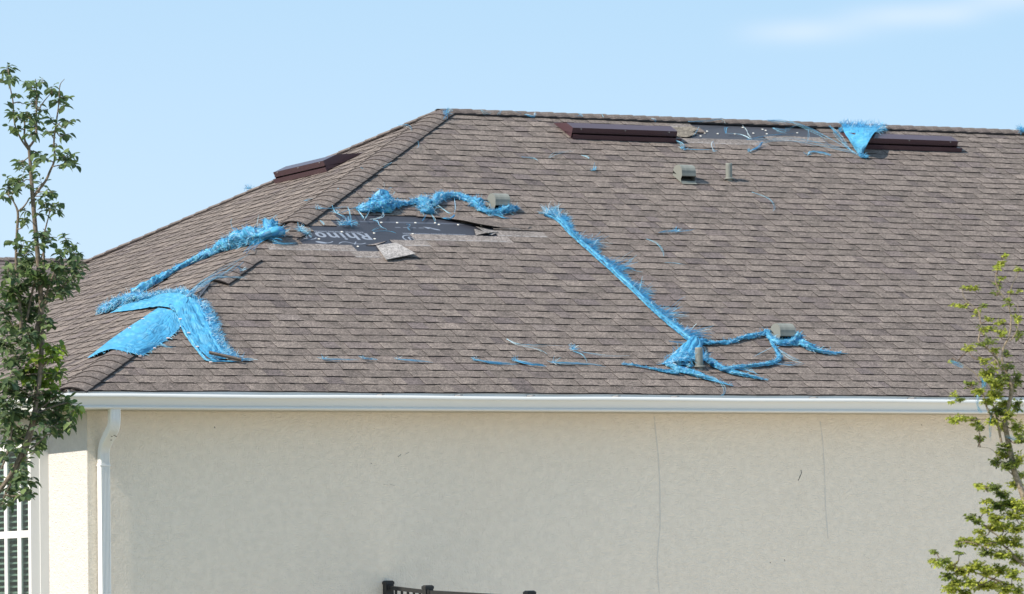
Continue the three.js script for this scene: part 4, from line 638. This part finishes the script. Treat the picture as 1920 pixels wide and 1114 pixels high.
scrap('pale threads stretched along the ridge caps', [[[[900, 206, 0.05], [912, 212, 0.04], [925, 206, 0.05]], 4, 0.05, 0.0016, 1], [[[940, 207, 0.05], [935, 213, 0.04], [930, 216]], 3, 0.03, 0.0016, 1], [[[966, 208, 0.05], [972, 211, 0.04], [980, 212]], 4, 0.02, 0.0018, 1], [[[985, 214, 0.04], [1000, 217, 0.04], [1006, 210, 0.05]], 10, 0.06, 0.0018, 0.6], [[[1085, 212, 0.05], [1090, 218, 0.04], [1078, 219, 0.04]], 5, 0.05, 0.0018, 0.8], [[[1128, 214, 0.05], [1133, 221, 0.04]], 3, 0.02, 0.0016, 1], [[[1222, 222, 0.05], [1230, 226, 0.04], [1228, 231]], 6, 0.04, 0.0018, 0.7], [[[1290, 228, 0.04], [1330, 226, 0.05], [1352, 224, 0.05], [1356, 230, 0.04]], 8, 0.06, 0.0016, 0.8], [[[1440, 226, 0.06], [1460, 228, 0.05], [1490, 232, 0.05]], 14, 0.09, 0.0017, 0.7]], [], 121);
scrap('faded threads lying below the left dark red vent', [[[[978, 294], [1000, 296], [1014, 304]], 4, 0.03, 0.0014, 1], [[[1030, 296], [1045, 288], [1075, 282]], 6, 0.05, 0.0013, 1], [[[1090, 291], [1100, 294], [1106, 298]], 5, 0.02, 0.0016, 1]], [], 122);
scrap('long faint white threads on the slope right of the pipe', [[[[1410, 360], [1440, 372], [1452, 390], [1444, 402]], 3, 0.03, 0.0014, 1]], [], 123);
scrap('thin pale threads by the right end of the round vent tarp', [[[[920, 405], [928, 403], [945, 408], [960, 408]], 10, 0.05, 0.0018, 0.5]], [[918, 405, 6, 0.04, 1]], 124);
// ================================================================ TREES
function leafShape(l, w, fold, curl) {              // a folded, slightly curled leaf along +z, 12 triangles
  const mb = new MB(), n = 4, mid = [], a = [], b = [];
  for (let i = 0; i <= n; i++) { const t = i / n, h = Math.pow(Math.sin(Math.PI * Math.pow(t, 0.85)), 0.75) * w / 2, y = -curl * t * t * l; mid.push(V(0, y, t * l)); a.push(V(-h, y + fold * h, t * l)); b.push(V(h, y + fold * h, t * l)); }
  for (let i = 0; i < n; i++) { mb.quad(mid[i], mid[i + 1], a[i + 1], a[i]); mb.quad(b[i], b[i + 1], mid[i + 1], mid[i]); }
  return mb.geo(true);
}
const leafMat = (c, t) => { const m = new THREE.MeshPhysicalMaterial({ roughness: 0.9, transmission: t, thickness: 0, side: THREE.DoubleSide, specularIntensity: 0.35 }); m.color.setRGB(...c); return m; };
const upTo = (dir, roll) => { const z = dir.clone().normalize(), x = V(0, 1, 0).cross(z); if (x.lengthSq() < 1e-4) x.set(1, 0, 0); x.normalize(); const y = z.clone().cross(x); const q = new THREE.Quaternion().setFromRotationMatrix(new THREE.Matrix4().makeBasis(x, y, z)); return q.multiply(new THREE.Quaternion().setFromAxisAngle(V(0, 0, 1), roll)); };
function makeTree(o) {
  const t = thing(o.name, o.label, 'tree'), R = rng(o.seed), pt = (p) => at(p[0], p[1], o.depth + (p[3] ?? 0));
  const skeleton = [], bark = o.bark;
  o.limbs.forEach((limb, k) => {
    const pts = limb.map(pt), rad = limb.map((p) => p[2] * (o.slim ?? 1) / FPX * o.depth / 2);
    if (o.root && k === 0) { const f = pts[0]; pts.unshift(V(f.x + 0.02, -0.05, f.z)); rad.unshift(rad[0] * 1.35); }
    const mb = new MB(); tube(pts, (u) => { const f = u * (rad.length - 1), i = Math.min(rad.length - 2, Math.floor(f)); return mix(rad[i], rad[i + 1], f - i); }, 8, mb, [1, 1, 1], pts.length * 5);
    part(k === 0 ? 'trunk' : 'branch', mb.geo(true), bark, t);
    const c = new THREE.CatmullRomCurve3(pts); for (let i = 0; i <= 24; i++) skeleton.push(c.getPoint(i / 24));
  });
  const leaves = [], twig = new MB();
  for (const [x, y, rx, ry, n, tone] of o.clumps) {
    const k = o.depth / FPX, c = at(x, y, o.depth + (R() - 0.5) * 2 * o.deep);
    let near = skeleton[0], best = 1e9; for (const s of skeleton) { const d = s.distanceTo(c) + Math.max(0, s.y - c.y) * 1.5; if (d < best) { best = d; near = s; } }
    const inner = c.clone().lerp(near, 0.15).add(V(0, -ry * k * 0.4, 0));
    if (best < 1.2) { const m = near.clone().lerp(inner, 0.5).add(V(0, -0.03 + 0.05 * R(), (R() - 0.5) * 0.06)); tube([near, m, inner], (u) => mix(o.twigR * 1.6, o.twigR, u), 5, twig); }
    for (let s = 0; s < Math.ceil(n * o.dens * (y < (o.airy ?? 0) ? 0.55 : 1)); s++) {
      const off = V((R() - 0.5) * 2, (R() - 0.5) * 2, 0); if (off.length() > 1) off.normalize();
      const tip = c.clone().addScaledVector(RIGHT, off.x * rx * k).addScaledVector(UP, off.y * ry * k).addScaledVector(AXIS, (R() - 0.5) * o.deep * 0.9), st = inner.clone().lerp(tip, 0.25 + 0.2 * R());
      const dir = tip.clone().sub(st); let len = dir.length(); const L = clamp(len, o.leaf * 1.2, o.leaf * o.sprig); st.copy(tip).addScaledVector(dir.normalize(), -L);
      const bend = V(R() - 0.5, -0.35 * R(), R() - 0.5).multiplyScalar(L * 0.35), mid = st.clone().lerp(tip, 0.5).addScaledVector(bend, -0.6);
      tube([st, mid, tip], (u) => mix(o.twigR * 0.8, o.twigR * 0.35, u), 4, twig, [1, 1, 1], 4);
      const cv = new THREE.QuadraticBezierCurve3(st, mid, tip), m = Math.max(3, Math.round(L / (o.leaf * o.gap)));
      for (let i = 0; i <= m; i++) {
        const u = i / m, p = cv.getPoint(u), tan = cv.getTangent(u), sd = (i % 2 ? 1 : -1), side = tan.clone().cross(V(0.2 * (R() - 0.5), 1, 0.2 * (R() - 0.5))).normalize();
        const d = tan.clone().multiplyScalar(i === m ? 1 : 0.45).addScaledVector(side, i === m ? 0.2 * (R() - 0.5) : sd * (0.7 + 0.4 * R())).add(V(0, o.hang * (R() - 0.75), 0)).add(V(R() - 0.5, R() - 0.5, R() - 0.5).multiplyScalar(0.5));
        leaves.push({ p, q: upTo(d, (R() - 0.5) * 1.4), s: 0.65 + 0.55 * R(), tone: tone ?? 0, r: R(), z: toPx(p) });
      }
    }
  }
  part('twigs', twig.geo(), o.twigMat ?? bark, t).userData.kind = 'stuff';
  const shapes = [leafShape(o.leaf, o.leaf * o.wide, 0.35, 0.25), leafShape(o.leaf, o.leaf * o.wide * 0.9, 0.6, 0.45), leafShape(o.leaf, o.leaf * o.wide * 1.1, 0.15, 0.1)];
  // the leaves that stand clear of the crowd are parts, the rest one mass
  const seen = leaves.filter((l) => o.clear(l.z[0], l.z[1])).slice(0, 240), set = new Set(seen), mats = o.tones.map((c) => leafMat(c, o.through));
  const pick = (l) => (l.tone * 4 + Math.floor(l.r * 4)) % mats.length;
  for (const l of seen) { const m = part('leaf', shapes[Math.floor(l.r * 97) % 3], mats[pick(l)], t); m.position.copy(l.p); m.quaternion.copy(l.q); m.scale.setScalar(l.s); }
  const rest = leaves.filter((l) => !set.has(l)), white = leafMat([1, 1, 1], o.through), mat = new THREE.Matrix4(), crown = new THREE.Group(); crown.name = 'crown'; t.add(crown);
  shapes.forEach((g, k) => { const mine = rest.filter((l, i) => i % 3 === k), im = new THREE.InstancedMesh(g, white, mine.length); im.name = 'foliage'; im.castShadow = im.receiveShadow = true; im.userData.kind = 'stuff';
    mine.forEach((l, i) => { mat.compose(l.p, l.q, V(l.s, l.s, l.s)); im.setMatrixAt(i, mat); const c = o.tones[pick(l)], v = 0.8 + 0.4 * ((l.r * 31) % 1); im.setColorAt(i, new THREE.Color().setRGB(c[0] * v, c[1] * v, c[2] * v)); }); crown.add(im); });
  settle(t); return t;
}
makeTree({
  name: 'broadleaf_tree', label: 'slender tree with dark green drooping leaves in front of the left corner', seed: 5, depth: 31.6, deep: 0.28, root: true, dens: 1.35, airy: 484, leaf: 0.062, wide: 0.60, gap: 0.46, sprig: 3.4, hang: 1.1, twigR: 0.003, through: 0.4,
  bark: std([0.36, 0.31, 0.27], 0.9, { map: barkTex }), clear: (x, y) => x > -10 && (y < 400 || x > 118),
  tones: [[0.105, 0.170, 0.080], [0.135, 0.205, 0.085], [0.185, 0.265, 0.10], [0.08, 0.135, 0.072], [0.24, 0.36, 0.04], [0.19, 0.30, 0.04], [0.28, 0.40, 0.05], [0.13, 0.22, 0.05], [0.11, 0.19, 0.05], [0.09, 0.16, 0.045], [0.14, 0.22, 0.06], [0.075, 0.13, 0.045]],
  limbs: [
    [[-70, 1130, 12], [-46, 1010, 12], [-14, 940, 11], [26, 880, 10], [58, 800, 10], [75, 700, 10], [78, 600, 10], [74, 520, 10], [68, 450, 9.5], [61, 370, 8.5], [57, 310, 7], [54, 277, 6]],
    [[54, 277, 5], [66, 258, 4.5], [68, 215, 3.5], [68, 160, 2.5], [66, 148, 1.5]], [[54, 277, 5], [46, 262, 4.5], [46, 240, 3.5], [46, 215, 2.5]], [[54, 282, 4], [40, 262, 3.6], [28, 235, 3.2], [24, 190, 2.8], [18, 158, 2.4], [16, 135, 1.6]],
    [[63, 368, 6], [74, 354, 5.5], [86, 338, 5], [94, 320, 4.5], [102, 300, 4.2], [101, 265, 3.6], [105, 232, 3.2], [110, 195, 2.6], [113, 158, 1.8], [121, 148, 0.8]], [[105, 300, 3], [115, 297, 2.4], [128, 290, 1.6]], [[104, 245, 2.4], [112, 230, 2], [128, 228, 1.4]], [[72, 205, 2.4], [84, 188, 2], [98, 172, 1.2]],
    [[40, 620, 7], [36, 560, 6.5], [30, 490, 6], [32, 430, 5.5], [33, 397, 5], [25, 378, 3.4], [16, 366, 2]], [[33, 397, 4], [44, 388, 3.2], [54, 374, 2.2]],
    [[70, 640, 7], [76, 560, 6], [82, 480, 5], [80, 450, 4], [86, 425, 3], [94, 395, 1.8]], [[60, 640, 6], [84, 560, 5], [102, 510, 4], [118, 478, 3], [128, 462, 1.8]], [[50, 600, 5], [62, 540, 4.5], [74, 492, 3.4], [82, 470, 2]], [[66, 600, 3.5], [86, 570, 3], [108, 545, 2]],
    [[6, 935, 4], [28, 890, 6], [50, 845, 6], [62, 800, 6], [70, 770, 5]], [[2, 880, 4], [14, 850, 4], [20, 820, 4], [24, 780, 3]], [[44, 850, 4], [66, 835, 3], [88, 815, 2]], [[60, 780, 4], [92, 765, 3], [125, 755, 2]], [[60, 800, 3.4], [76, 795, 3], [100, 800, 1.6]],
    [[70, 770, 3], [100, 748, 2], [124, 735, 1.4], [138, 728, 0.9]], [[78, 690, 4], [96, 670, 3], [110, 655, 2]],
  ],
  clumps: [
    [12, 128, 14, 10, 4], [24, 142, 18, 9, 5], [6, 150, 8, 10, 2], [18, 120, 5, 5, 1], [52, 154, 12, 9, 4], [66, 168, 16, 9, 5], [82, 152, 14, 7, 3], [96, 163, 10, 7, 2], [60, 178, 9, 7, 2], [117, 178, 10, 13, 4], [106, 188, 12, 12, 5], [123, 196, 8, 9, 2],
    [94, 168, 12, 5, 2], [57, 190, 8, 8, 2], [30, 172, 7, 6, 1], [44, 192, 5, 5, 1], [34, 216, 20, 14, 7], [52, 212, 22, 16, 9], [64, 232, 16, 16, 6], [34, 238, 20, 8, 5], [78, 206, 10, 12, 3], [60, 250, 14, 6, 3], [22, 214, 6, 5, 1], [96, 222, 12, 8, 3], [128, 228, 14, 7, 4], [92, 244, 12, 7, 3], [122, 250, 12, 9, 3], [104, 240, 8, 6, 1],
    [107, 274, 6, 5, 1], [114, 286, 14, 9, 4], [130, 292, 16, 9, 5], [136, 305, 10, 8, 3], [124, 306, 10, 5, 2], [72, 284, 8, 6, 2], [84, 296, 9, 6, 2], [32, 300, 9, 8, 2], [44, 312, 14, 12, 4], [64, 312, 12, 8, 3], [68, 300, 6, 4, 1],
    [22, 332, 18, 10, 6], [40, 336, 20, 14, 8], [12, 348, 14, 14, 5], [54, 346, 18, 11, 6], [26, 358, 18, 8, 4], [78, 340, 9, 9, 2], [96, 356, 10, 8, 3], [88, 364, 8, 7, 2], [68, 372, 10, 7, 2], [6, 366, 8, 6, 2], [84, 378, 8, 7, 2], [106, 380, 11, 8, 4], [94, 392, 16, 7, 3], [74, 398, 10, 7, 2], [48, 394, 8, 4, 2], [46, 408, 12, 6, 3], [50, 418, 8, 4, 1], [106, 400, 3, 5, 1],
    [24, 450, 12, 8, 4], [44, 456, 12, 10, 4], [56, 468, 12, 9, 4], [78, 438, 18, 9, 6], [94, 448, 18, 12, 6], [80, 456, 20, 10, 5], [122, 446, 10, 8, 3], [138, 458, 16, 9, 5], [126, 466, 14, 9, 4], [146, 474, 9, 10, 3], [112, 474, 14, 8, 4], [140, 484, 12, 9, 3],
    [60, 488, 22, 12, 9], [36, 500, 26, 14, 10], [12, 512, 22, 16, 10], [70, 506, 22, 14, 9, 2], [100, 498, 18, 10, 6], [124, 500, 24, 10, 8], [146, 502, 10, 8, 3], [136, 514, 18, 8, 5], [108, 520, 20, 12, 7], [88, 524, 20, 14, 8], [50, 528, 26, 16, 11], [16, 540, 28, 18, 13, 2], [124, 534, 14, 8, 4], [136, 532, 12, 6, 3], [118, 548, 10, 6, 3], [98, 544, 14, 8, 4], [64, 552, 22, 12, 8], [36, 566, 28, 16, 12], [8, 578, 24, 18, 11],
    [88, 560, 6, 5, 2], [68, 576, 20, 12, 7], [52, 592, 24, 14, 9], [24, 606, 28, 18, 13], [84, 592, 12, 9, 4], [90, 604, 9, 8, 3], [58, 616, 22, 12, 8], [36, 634, 30, 16, 12], [6, 640, 22, 18, 10], [68, 628, 14, 8, 4], [62, 634, 12, 8, 3], [20, 668, 28, 18, 12], [46, 662, 20, 14, 7],
    [84, 646, 16, 8, 4, 1], [100, 650, 16, 9, 5, 1], [112, 656, 7, 7, 2, 1], [76, 668, 20, 10, 6, 1], [98, 672, 18, 10, 5, 1], [64, 684, 20, 12, 7, 1], [86, 694, 22, 12, 7, 1], [106, 702, 14, 9, 4, 1], [112, 698, 8, 9, 2], [70, 712, 22, 12, 7, 1], [54, 700, 18, 12, 5, 1], [96, 718, 14, 8, 4, 1],
    [36, 696, 28, 16, 11], [10, 706, 26, 18, 11], [30, 728, 32, 16, 13], [62, 738, 28, 14, 10], [96, 738, 20, 10, 6, 2], [8, 748, 24, 18, 10], [84, 754, 26, 14, 9], [118, 752, 20, 10, 7, 2], [136, 760, 14, 9, 5, 2], [146, 768, 7, 7, 2, 1], [104, 770, 22, 10, 7], [40, 762, 32, 16, 13], [132, 776, 14, 8, 4, 2], [66, 780, 26, 14, 10], [18, 780, 28, 16, 11], [96, 788, 20, 8, 6], [120, 792, 16, 7, 4], [134, 796, 9, 7, 3], [44, 800, 28, 12, 9], [106, 806, 14, 7, 3], [84, 802, 16, 7, 4], [14, 808, 26, 14, 8], [40, 818, 22, 10, 6], [70, 818, 14, 6, 3],
    [74, 832, 9, 6, 3], [66, 846, 8, 6, 2], [16, 828, 16, 10, 4], [6, 850, 10, 12, 3], [36, 838, 14, 8, 3], [46, 886, 14, 8, 5], [56, 900, 8, 7, 3], [36, 896, 12, 8, 3], [40, 926, 16, 7, 5], [52, 922, 10, 8, 4], [24, 916, 12, 8, 3], [12, 940, 10, 10, 3], [8, 900, 10, 8, 2], [34, 872, 8, 6, 2], [52, 862, 6, 6, 1],
  ],
});
makeTree({
  name: 'light_green_tree', label: 'yellow-green small-leaved tree with pale crooked trunk at the right edge', seed: 9, depth: 25.2, deep: 0.22, root: false, slim: 0.8, dens: 5.4, airy: 700, leaf: 0.0195, wide: 0.72, gap: 0.42, sprig: 3.2, hang: 0.2, twigR: 0.0022, through: 0.4,
  bark: std([0.60, 0.52, 0.43], 0.9, { map: barkTex }), twigMat: std([0.12, 0.085, 0.06], 0.9), clear: (x, y) => x < 1925 && (y < 640 || x < 1815),
  tones: [[0.30, 0.36, 0.04], [0.38, 0.43, 0.06], [0.24, 0.31, 0.04], [0.44, 0.48, 0.07], [0.13, 0.18, 0.03], [0.18, 0.25, 0.04], [0.26, 0.33, 0.04], [0.10, 0.14, 0.03]],
  limbs: [
    [[1926, 1160, 19], [1930, 1040, 18], [1924, 950, 17], [1912, 910, 16], [1903, 888, 15], [1896, 852, 14], [1888, 815, 13], [1885, 790, 12], [1890, 764, 11], [1896, 742, 10.5], [1896, 722, 10], [1892, 706, 9], [1876, 692, 8], [1866, 668, 7.5], [1848, 650, 7], [1836, 640, 6], [1838, 618, 4.6], [1836, 584, 4], [1822, 572, 3.4], [1808, 558, 2.6], [1804, 542, 1.6]],
    [[1894, 712, 7], [1880, 676, 5.5], [1882, 652, 5], [1892, 632, 4.6], [1896, 600, 4.2], [1894, 582, 4], [1886, 562, 3.6], [1874, 545, 3.4], [1867, 528, 3], [1870, 504, 2.4], [1880, 488, 1.6], [1883, 478, 1]],
    [[1890, 562, 2.6], [1896, 540, 2], [1904, 522, 1.6], [1912, 508, 1]], [[1868, 530, 2], [1856, 526, 1.4], [1848, 520, 0.8]], [[1894, 640, 3], [1906, 622, 2.4], [1910, 600, 2], [1908, 570, 1.4]],
    [[1876, 808, 6], [1866, 790, 6], [1852, 768, 5], [1846, 748, 4.4], [1842, 738, 4], [1828, 732, 3], [1812, 726, 2]], [[1878, 830, 6], [1872, 800, 5], [1866, 770, 4.4], [1858, 752, 4]], [[1845, 740, 3], [1836, 712, 2.6], [1826, 698, 2.2], [1810, 688, 1.6], [1792, 676, 1]],
    [[1864, 784, 3.4], [1840, 786, 3], [1815, 787, 2.4], [1795, 788, 1.4]], [[1838, 600, 2.6], [1832, 576, 2]], [[1852, 700, 2.6], [1848, 688, 2.2], [1840, 674, 1.6]], [[1866, 682, 3], [1872, 660, 2], [1858, 690, 1]],
    [[1924, 1062, 9], [1908, 1050, 8], [1890, 1030, 6], [1872, 1018, 4], [1850, 1020, 2]], [[1920, 960, 5], [1898, 950, 4], [1882, 930, 3], [1862, 918, 2], [1838, 912, 1.2]], [[1900, 1100, 7], [1868, 1088, 6], [1836, 1076, 4], [1800, 1066, 3], [1762, 1048, 1.4]], [[1880, 1010, 4], [1850, 990, 3], [1836, 975, 2], [1818, 970, 1]], [[1880, 1040, 4], [1846, 1026, 3], [1812, 1016, 2], [1790, 1020, 1]],
    [[1908, 898, 3.4], [1892, 884, 2.6], [1876, 862, 2], [1858, 842, 1.2], [1834, 838, 0.8]], [[1846, 748, 2], [1820, 748, 1.4], [1800, 750, 1]],
  ],
  clumps: [
    [1883, 480, 5, 5, 2], [1878, 494, 7, 6, 3], [1872, 502, 6, 5, 2], [1911, 505, 6, 6, 2], [1818, 540, 14, 4, 5], [1830, 540, 8, 4, 3], [1796, 573, 13, 4, 5], [1806, 574, 6, 4, 2], [1878, 522, 8, 5, 2], [1895, 549, 5, 4, 1], [1912, 545, 7, 5, 2], [1872, 532, 8, 8, 2, 1], [1868, 548, 6, 8, 2, 1], [1890, 566, 7, 7, 3, 1], [1832, 588, 8, 8, 3], [1842, 574, 8, 5, 2, 1], [1852, 600, 7, 5, 2], [1876, 604, 7, 8, 3], [1908, 592, 7, 12, 3], [1846, 618, 10, 7, 4], [1876, 624, 10, 10, 5], [1862, 616, 7, 6, 2], [1910, 626, 7, 12, 4, 1], [1856, 640, 12, 8, 5, 1], [1840, 646, 12, 5, 4, 1], [1818, 652, 10, 6, 4], [1812, 656, 6, 4, 1], [1866, 656, 9, 7, 3], [1890, 664, 8, 8, 3, 1], [1782, 676, 6, 4, 2], [1848, 676, 12, 7, 4], [1868, 678, 8, 6, 3], [1892, 686, 9, 8, 3, 1], [1862, 692, 8, 6, 3], [1884, 686, 8, 6, 3],
    [1848, 702, 11, 8, 5], [1856, 712, 10, 8, 5], [1880, 708, 12, 9, 6, 1], [1872, 722, 12, 9, 6], [1898, 726, 9, 10, 4, 1], [1908, 710, 7, 14, 4, 1], [1820, 722, 12, 8, 3, 1], [1836, 734, 10, 7, 4], [1866, 740, 14, 9, 7], [1788, 739, 6, 4, 2], [1782, 752, 4, 4, 1], [1800, 750, 8, 6, 2, 1], [1854, 752, 12, 8, 5], [1884, 756, 14, 10, 7], [1908, 760, 8, 14, 4, 1], [1872, 770, 14, 10, 7, 1], [1892, 780, 14, 10, 6], [1860, 790, 12, 8, 5], [1786, 788, 9, 6, 4], [1800, 784, 10, 6, 4], [1818, 786, 9, 6, 3], [1830, 792, 7, 8, 2], [1836, 802, 8, 8, 3, 1], [1880, 800, 10, 10, 5], [1908, 800, 12, 12, 6], [1914, 820, 10, 12, 5, 1], [1838, 822, 6, 6, 2, 1], [1882, 852, 12, 10, 6], [1866, 866, 10, 8, 4, 1], [1890, 872, 12, 10, 6, 1], [1910, 862, 12, 14, 7], [1882, 838, 10, 8, 3, 1],
    [1834, 910, 8, 5, 3], [1846, 914, 8, 7, 3], [1866, 914, 12, 7, 5, 1], [1880, 926, 14, 8, 6, 1], [1902, 906, 14, 10, 6], [1914, 890, 10, 10, 4], [1850, 940, 10, 6, 4], [1868, 948, 14, 9, 7, 1], [1890, 944, 16, 9, 8], [1910, 946, 14, 12, 7], [1846, 956, 8, 5, 3], [1902, 966, 18, 10, 9], [1822, 970, 9, 6, 4, 1], [1834, 978, 10, 6, 4, 1], [1866, 972, 14, 9, 7], [1880, 988, 16, 10, 8], [1858, 990, 12, 8, 6], [1906, 990, 16, 10, 8], [1836, 996, 8, 6, 3],
    [1796, 1018, 9, 5, 3, 1], [1812, 1014, 12, 7, 5], [1826, 1018, 10, 8, 4], [1800, 1036, 6, 4, 2, 1], [1842, 1010, 12, 8, 6], [1858, 1018, 14, 9, 7], [1884, 1012, 16, 10, 8], [1906, 1016, 14, 12, 7], [1850, 1036, 14, 8, 6, 1], [1876, 1040, 16, 10, 8], [1904, 1046, 16, 12, 8], [1752, 1036, 7, 4, 2, 1], [1746, 1052, 6, 5, 2], [1758, 1056, 9, 7, 4], [1772, 1050, 10, 7, 4, 1], [1784, 1062, 12, 8, 6], [1800, 1072, 14, 9, 7], [1820, 1066, 12, 9, 6], [1836, 1060, 14, 9, 7], [1852, 1072, 14, 9, 7], [1874, 1068, 14, 10, 7], [1900, 1076, 16, 12, 8], [1776, 1080, 12, 8, 5, 1], [1792, 1092, 14, 9, 7], [1816, 1090, 14, 10, 8], [1838, 1098, 16, 10, 8], [1862, 1098, 14, 9, 7], [1886, 1104, 16, 10, 8], [1910, 1106, 14, 10, 7], [1778, 1106, 12, 8, 6], [1804, 1112, 16, 8, 7],
  ],
});
// a scrap of blue thread caught in the right tree
{
  const t = thing('tarp_scrap', 'blue threads caught in the branches of the light green tree', 'tarp scrap', 'small scraps of blue tarp thread'), mb = new MB(), R = rng(201);
  const free = (list, n, sp, rad, pale) => { for (let k = 0; k < n; k++) { const c = new THREE.CatmullRomCurve3(list.map(([x, y]) => at(x, y, 25.15).add(V(R() - 0.5, R() - 0.5, R() - 0.5).multiplyScalar(sp)))), q = []; for (let i = 0; i <= 8; i++) q.push(c.getPoint(i / 8 * (0.6 + 0.4 * R()))); strand(mb, q, rad, sprinkle(R, pale)); } };
  free([[1782, 676], [1795, 682], [1812, 690]], 8, 0.02, 0.0009, 0.5); free([[1842, 712], [1846, 722], [1838, 735]], 12, 0.03, 0.0012, 0.3); free([[1834, 735], [1832, 755], [1836, 770], [1845, 775]], 8, 0.02, 0.0009, 0.7); free([[1858, 780], [1857, 800], [1858, 830]], 5, 0.015, 0.0008, 0.7); free([[1890, 820], [1902, 824], [1906, 832]], 8, 0.03, 0.0009, 0.5);
  part('loose_threads', mb.geo(), M.thread, t).userData.kind = 'stuff'; settle(t);
}
// ================================================================ FENCE
{
  const t = thing('metal_fence', 'black metal picket fence running out from the front wall', 'fence'), x = 2.752, d0 = 0.205, P = [[0.2, -1.490], [-0.547, -1.532], [-2.353, -1.588], [-4.18, -1.64]], h = 0.033;
  P.forEach(([d, y]) => {
    const p = part('fence_post', box(x - h, x + h, -G, y - 0.016, d - h, d + h), M.blackMetal, t), c = new MB(), q = (a, b, e) => H(x + a, y + b, d + e), w = h + 0.004;
    const ring = (k, yy) => [q(-k, yy, -k), q(k, yy, -k), q(k, yy, k), q(-k, yy, k)], A = ring(w, -0.03), B = ring(w, -0.010), C = ring(w - 0.012, 0.0);
    c.grid([A, B, C], null, null, true); c.quad(...C); part('post_cap', c.geo(), M.blackMetal, p);
  });
  for (let i = 0; i + 1 < P.length; i++) {
    const [da, ya] = P[i], [db, yb] = P[i + 1], a = da - h, b = db + h, Y = (d) => mix(ya, yb, (d - da) / (db - da));
    for (const drop of [0.040, 0.25, 1.22]) { const mb = new MB(), s = [[-0.014, 0], [0.014, 0], [0.014, -0.030], [-0.014, -0.030]], row = (d) => s.map(([e, f]) => H(x + e, Y(d) - drop + f, d)); mb.grid([row(a), row(b)], null, null, true); part('fence_rail', mb.geo(), M.blackMetal, t); }
    const n = Math.round((a - b) / 0.105); for (let k = 1; k < n; k++) { const d = mix(a, b, k / n); part('picket', box(x - 0.008, x + 0.008, -G + 0.08, Y(d) - 0.055, d - 0.008, d + 0.008), M.blackMetal, t); }
    for (const [d, s] of [[a, -1], [b, 1]]) part('rail_bracket', box(x - 0.02, x + 0.02, Y(d) - 0.075, Y(d) - 0.034, Math.min(d, d + s * 0.03), Math.max(d, d + s * 0.03)), M.blackMetal, t);
  }
  settle(t);
}
// ================================================================ HOUSE BEHIND
{
  const t = thing('house', 'low brown-roofed house showing only its ridge behind the left tree', 'house'), ridgeD = 21, X0 = -9, X1 = 13, half = 5, ry = 2.70, ey = ry - half * 0.42;
  const mb = new MB(), tone = new MB(), R = rng(91), S = half * Math.hypot(1, 0.42), P = (x, s, n) => { const k = s / S; return H(x, mix(ey, ry, k) + n, ridgeD - half + k * half); };
  part('wall', mergeGeometries([box(X0 + 0.4, X1 - 0.4, -G, ey, ridgeD - half + 0.4, ridgeD - half + 0.6), box(X0 + 0.4, X0 + 0.6, -G, ey, ridgeD - half + 0.6, ridgeD + half - 0.6), box(X1 - 0.6, X1 - 0.4, -G, ey, ridgeD - half + 0.6, ridgeD + half - 0.6), box(X0 + 0.4, X1 - 0.4, -G, ey, ridgeD + half - 0.6, ridgeD + half - 0.4)]), M.stuccoFront, t);
  const deck = new MB(); deck.quad(H(X0, ey, ridgeD - half), H(X1, ey, ridgeD - half), H(X1, ry, ridgeD), H(X0, ry, ridgeD)); deck.quad(H(X0, ey, ridgeD + half), H(X1, ey, ridgeD + half), H(X1, ry, ridgeD), H(X0, ry, ridgeD));
  for (const x of [X0 + 0.5, X1 - 0.5]) deck.tri(H(x, ey, ridgeD - half), H(x, ry, ridgeD), H(x, ey, ridgeD + half));
  const roof = part('roof', deck.geo(), M.underlay, t);
  const rows = Math.floor(S / EXPO); for (let i = 0; i < rows; i++) for (let x = X0; x < X1;) { const w = 0.12 + 0.22 * R(), b = Math.min(X1, x + w), s0 = i * EXPO, s1 = s0 + EXPO + 0.02, c = TONES[Math.floor(R() * 6)], hh = 0.006 + 0.006 * R(); tone.quad(P(x, s0, hh), P(b, s0, hh), P(b, s1, 0.002), P(x, s1, 0.002), c, [x, s0], [b, s0], [b, s1], [x, s1]); tone.quad(P(x, s0, -0.002), P(b, s0, -0.002), P(b, s0, hh), P(x, s0, hh), [0.02, 0.02, 0.02]); x = b; }
  part('shingles', tone.geo(), M.shingle, roof).userData.kind = 'stuff';
  for (let x = X0; x < X1; x += 0.3) { const dnF = V(0, -0.387, 0.922), dnB = V(0, -0.387, -0.922); part('ridge_cap_shingle', capPiece(H(x, ry, ridgeD), V(1, 0, 0), dnF, dnB, 0.34, 0.012, R), M.shingle, roof); }
}
renderer.render(scene, camera);
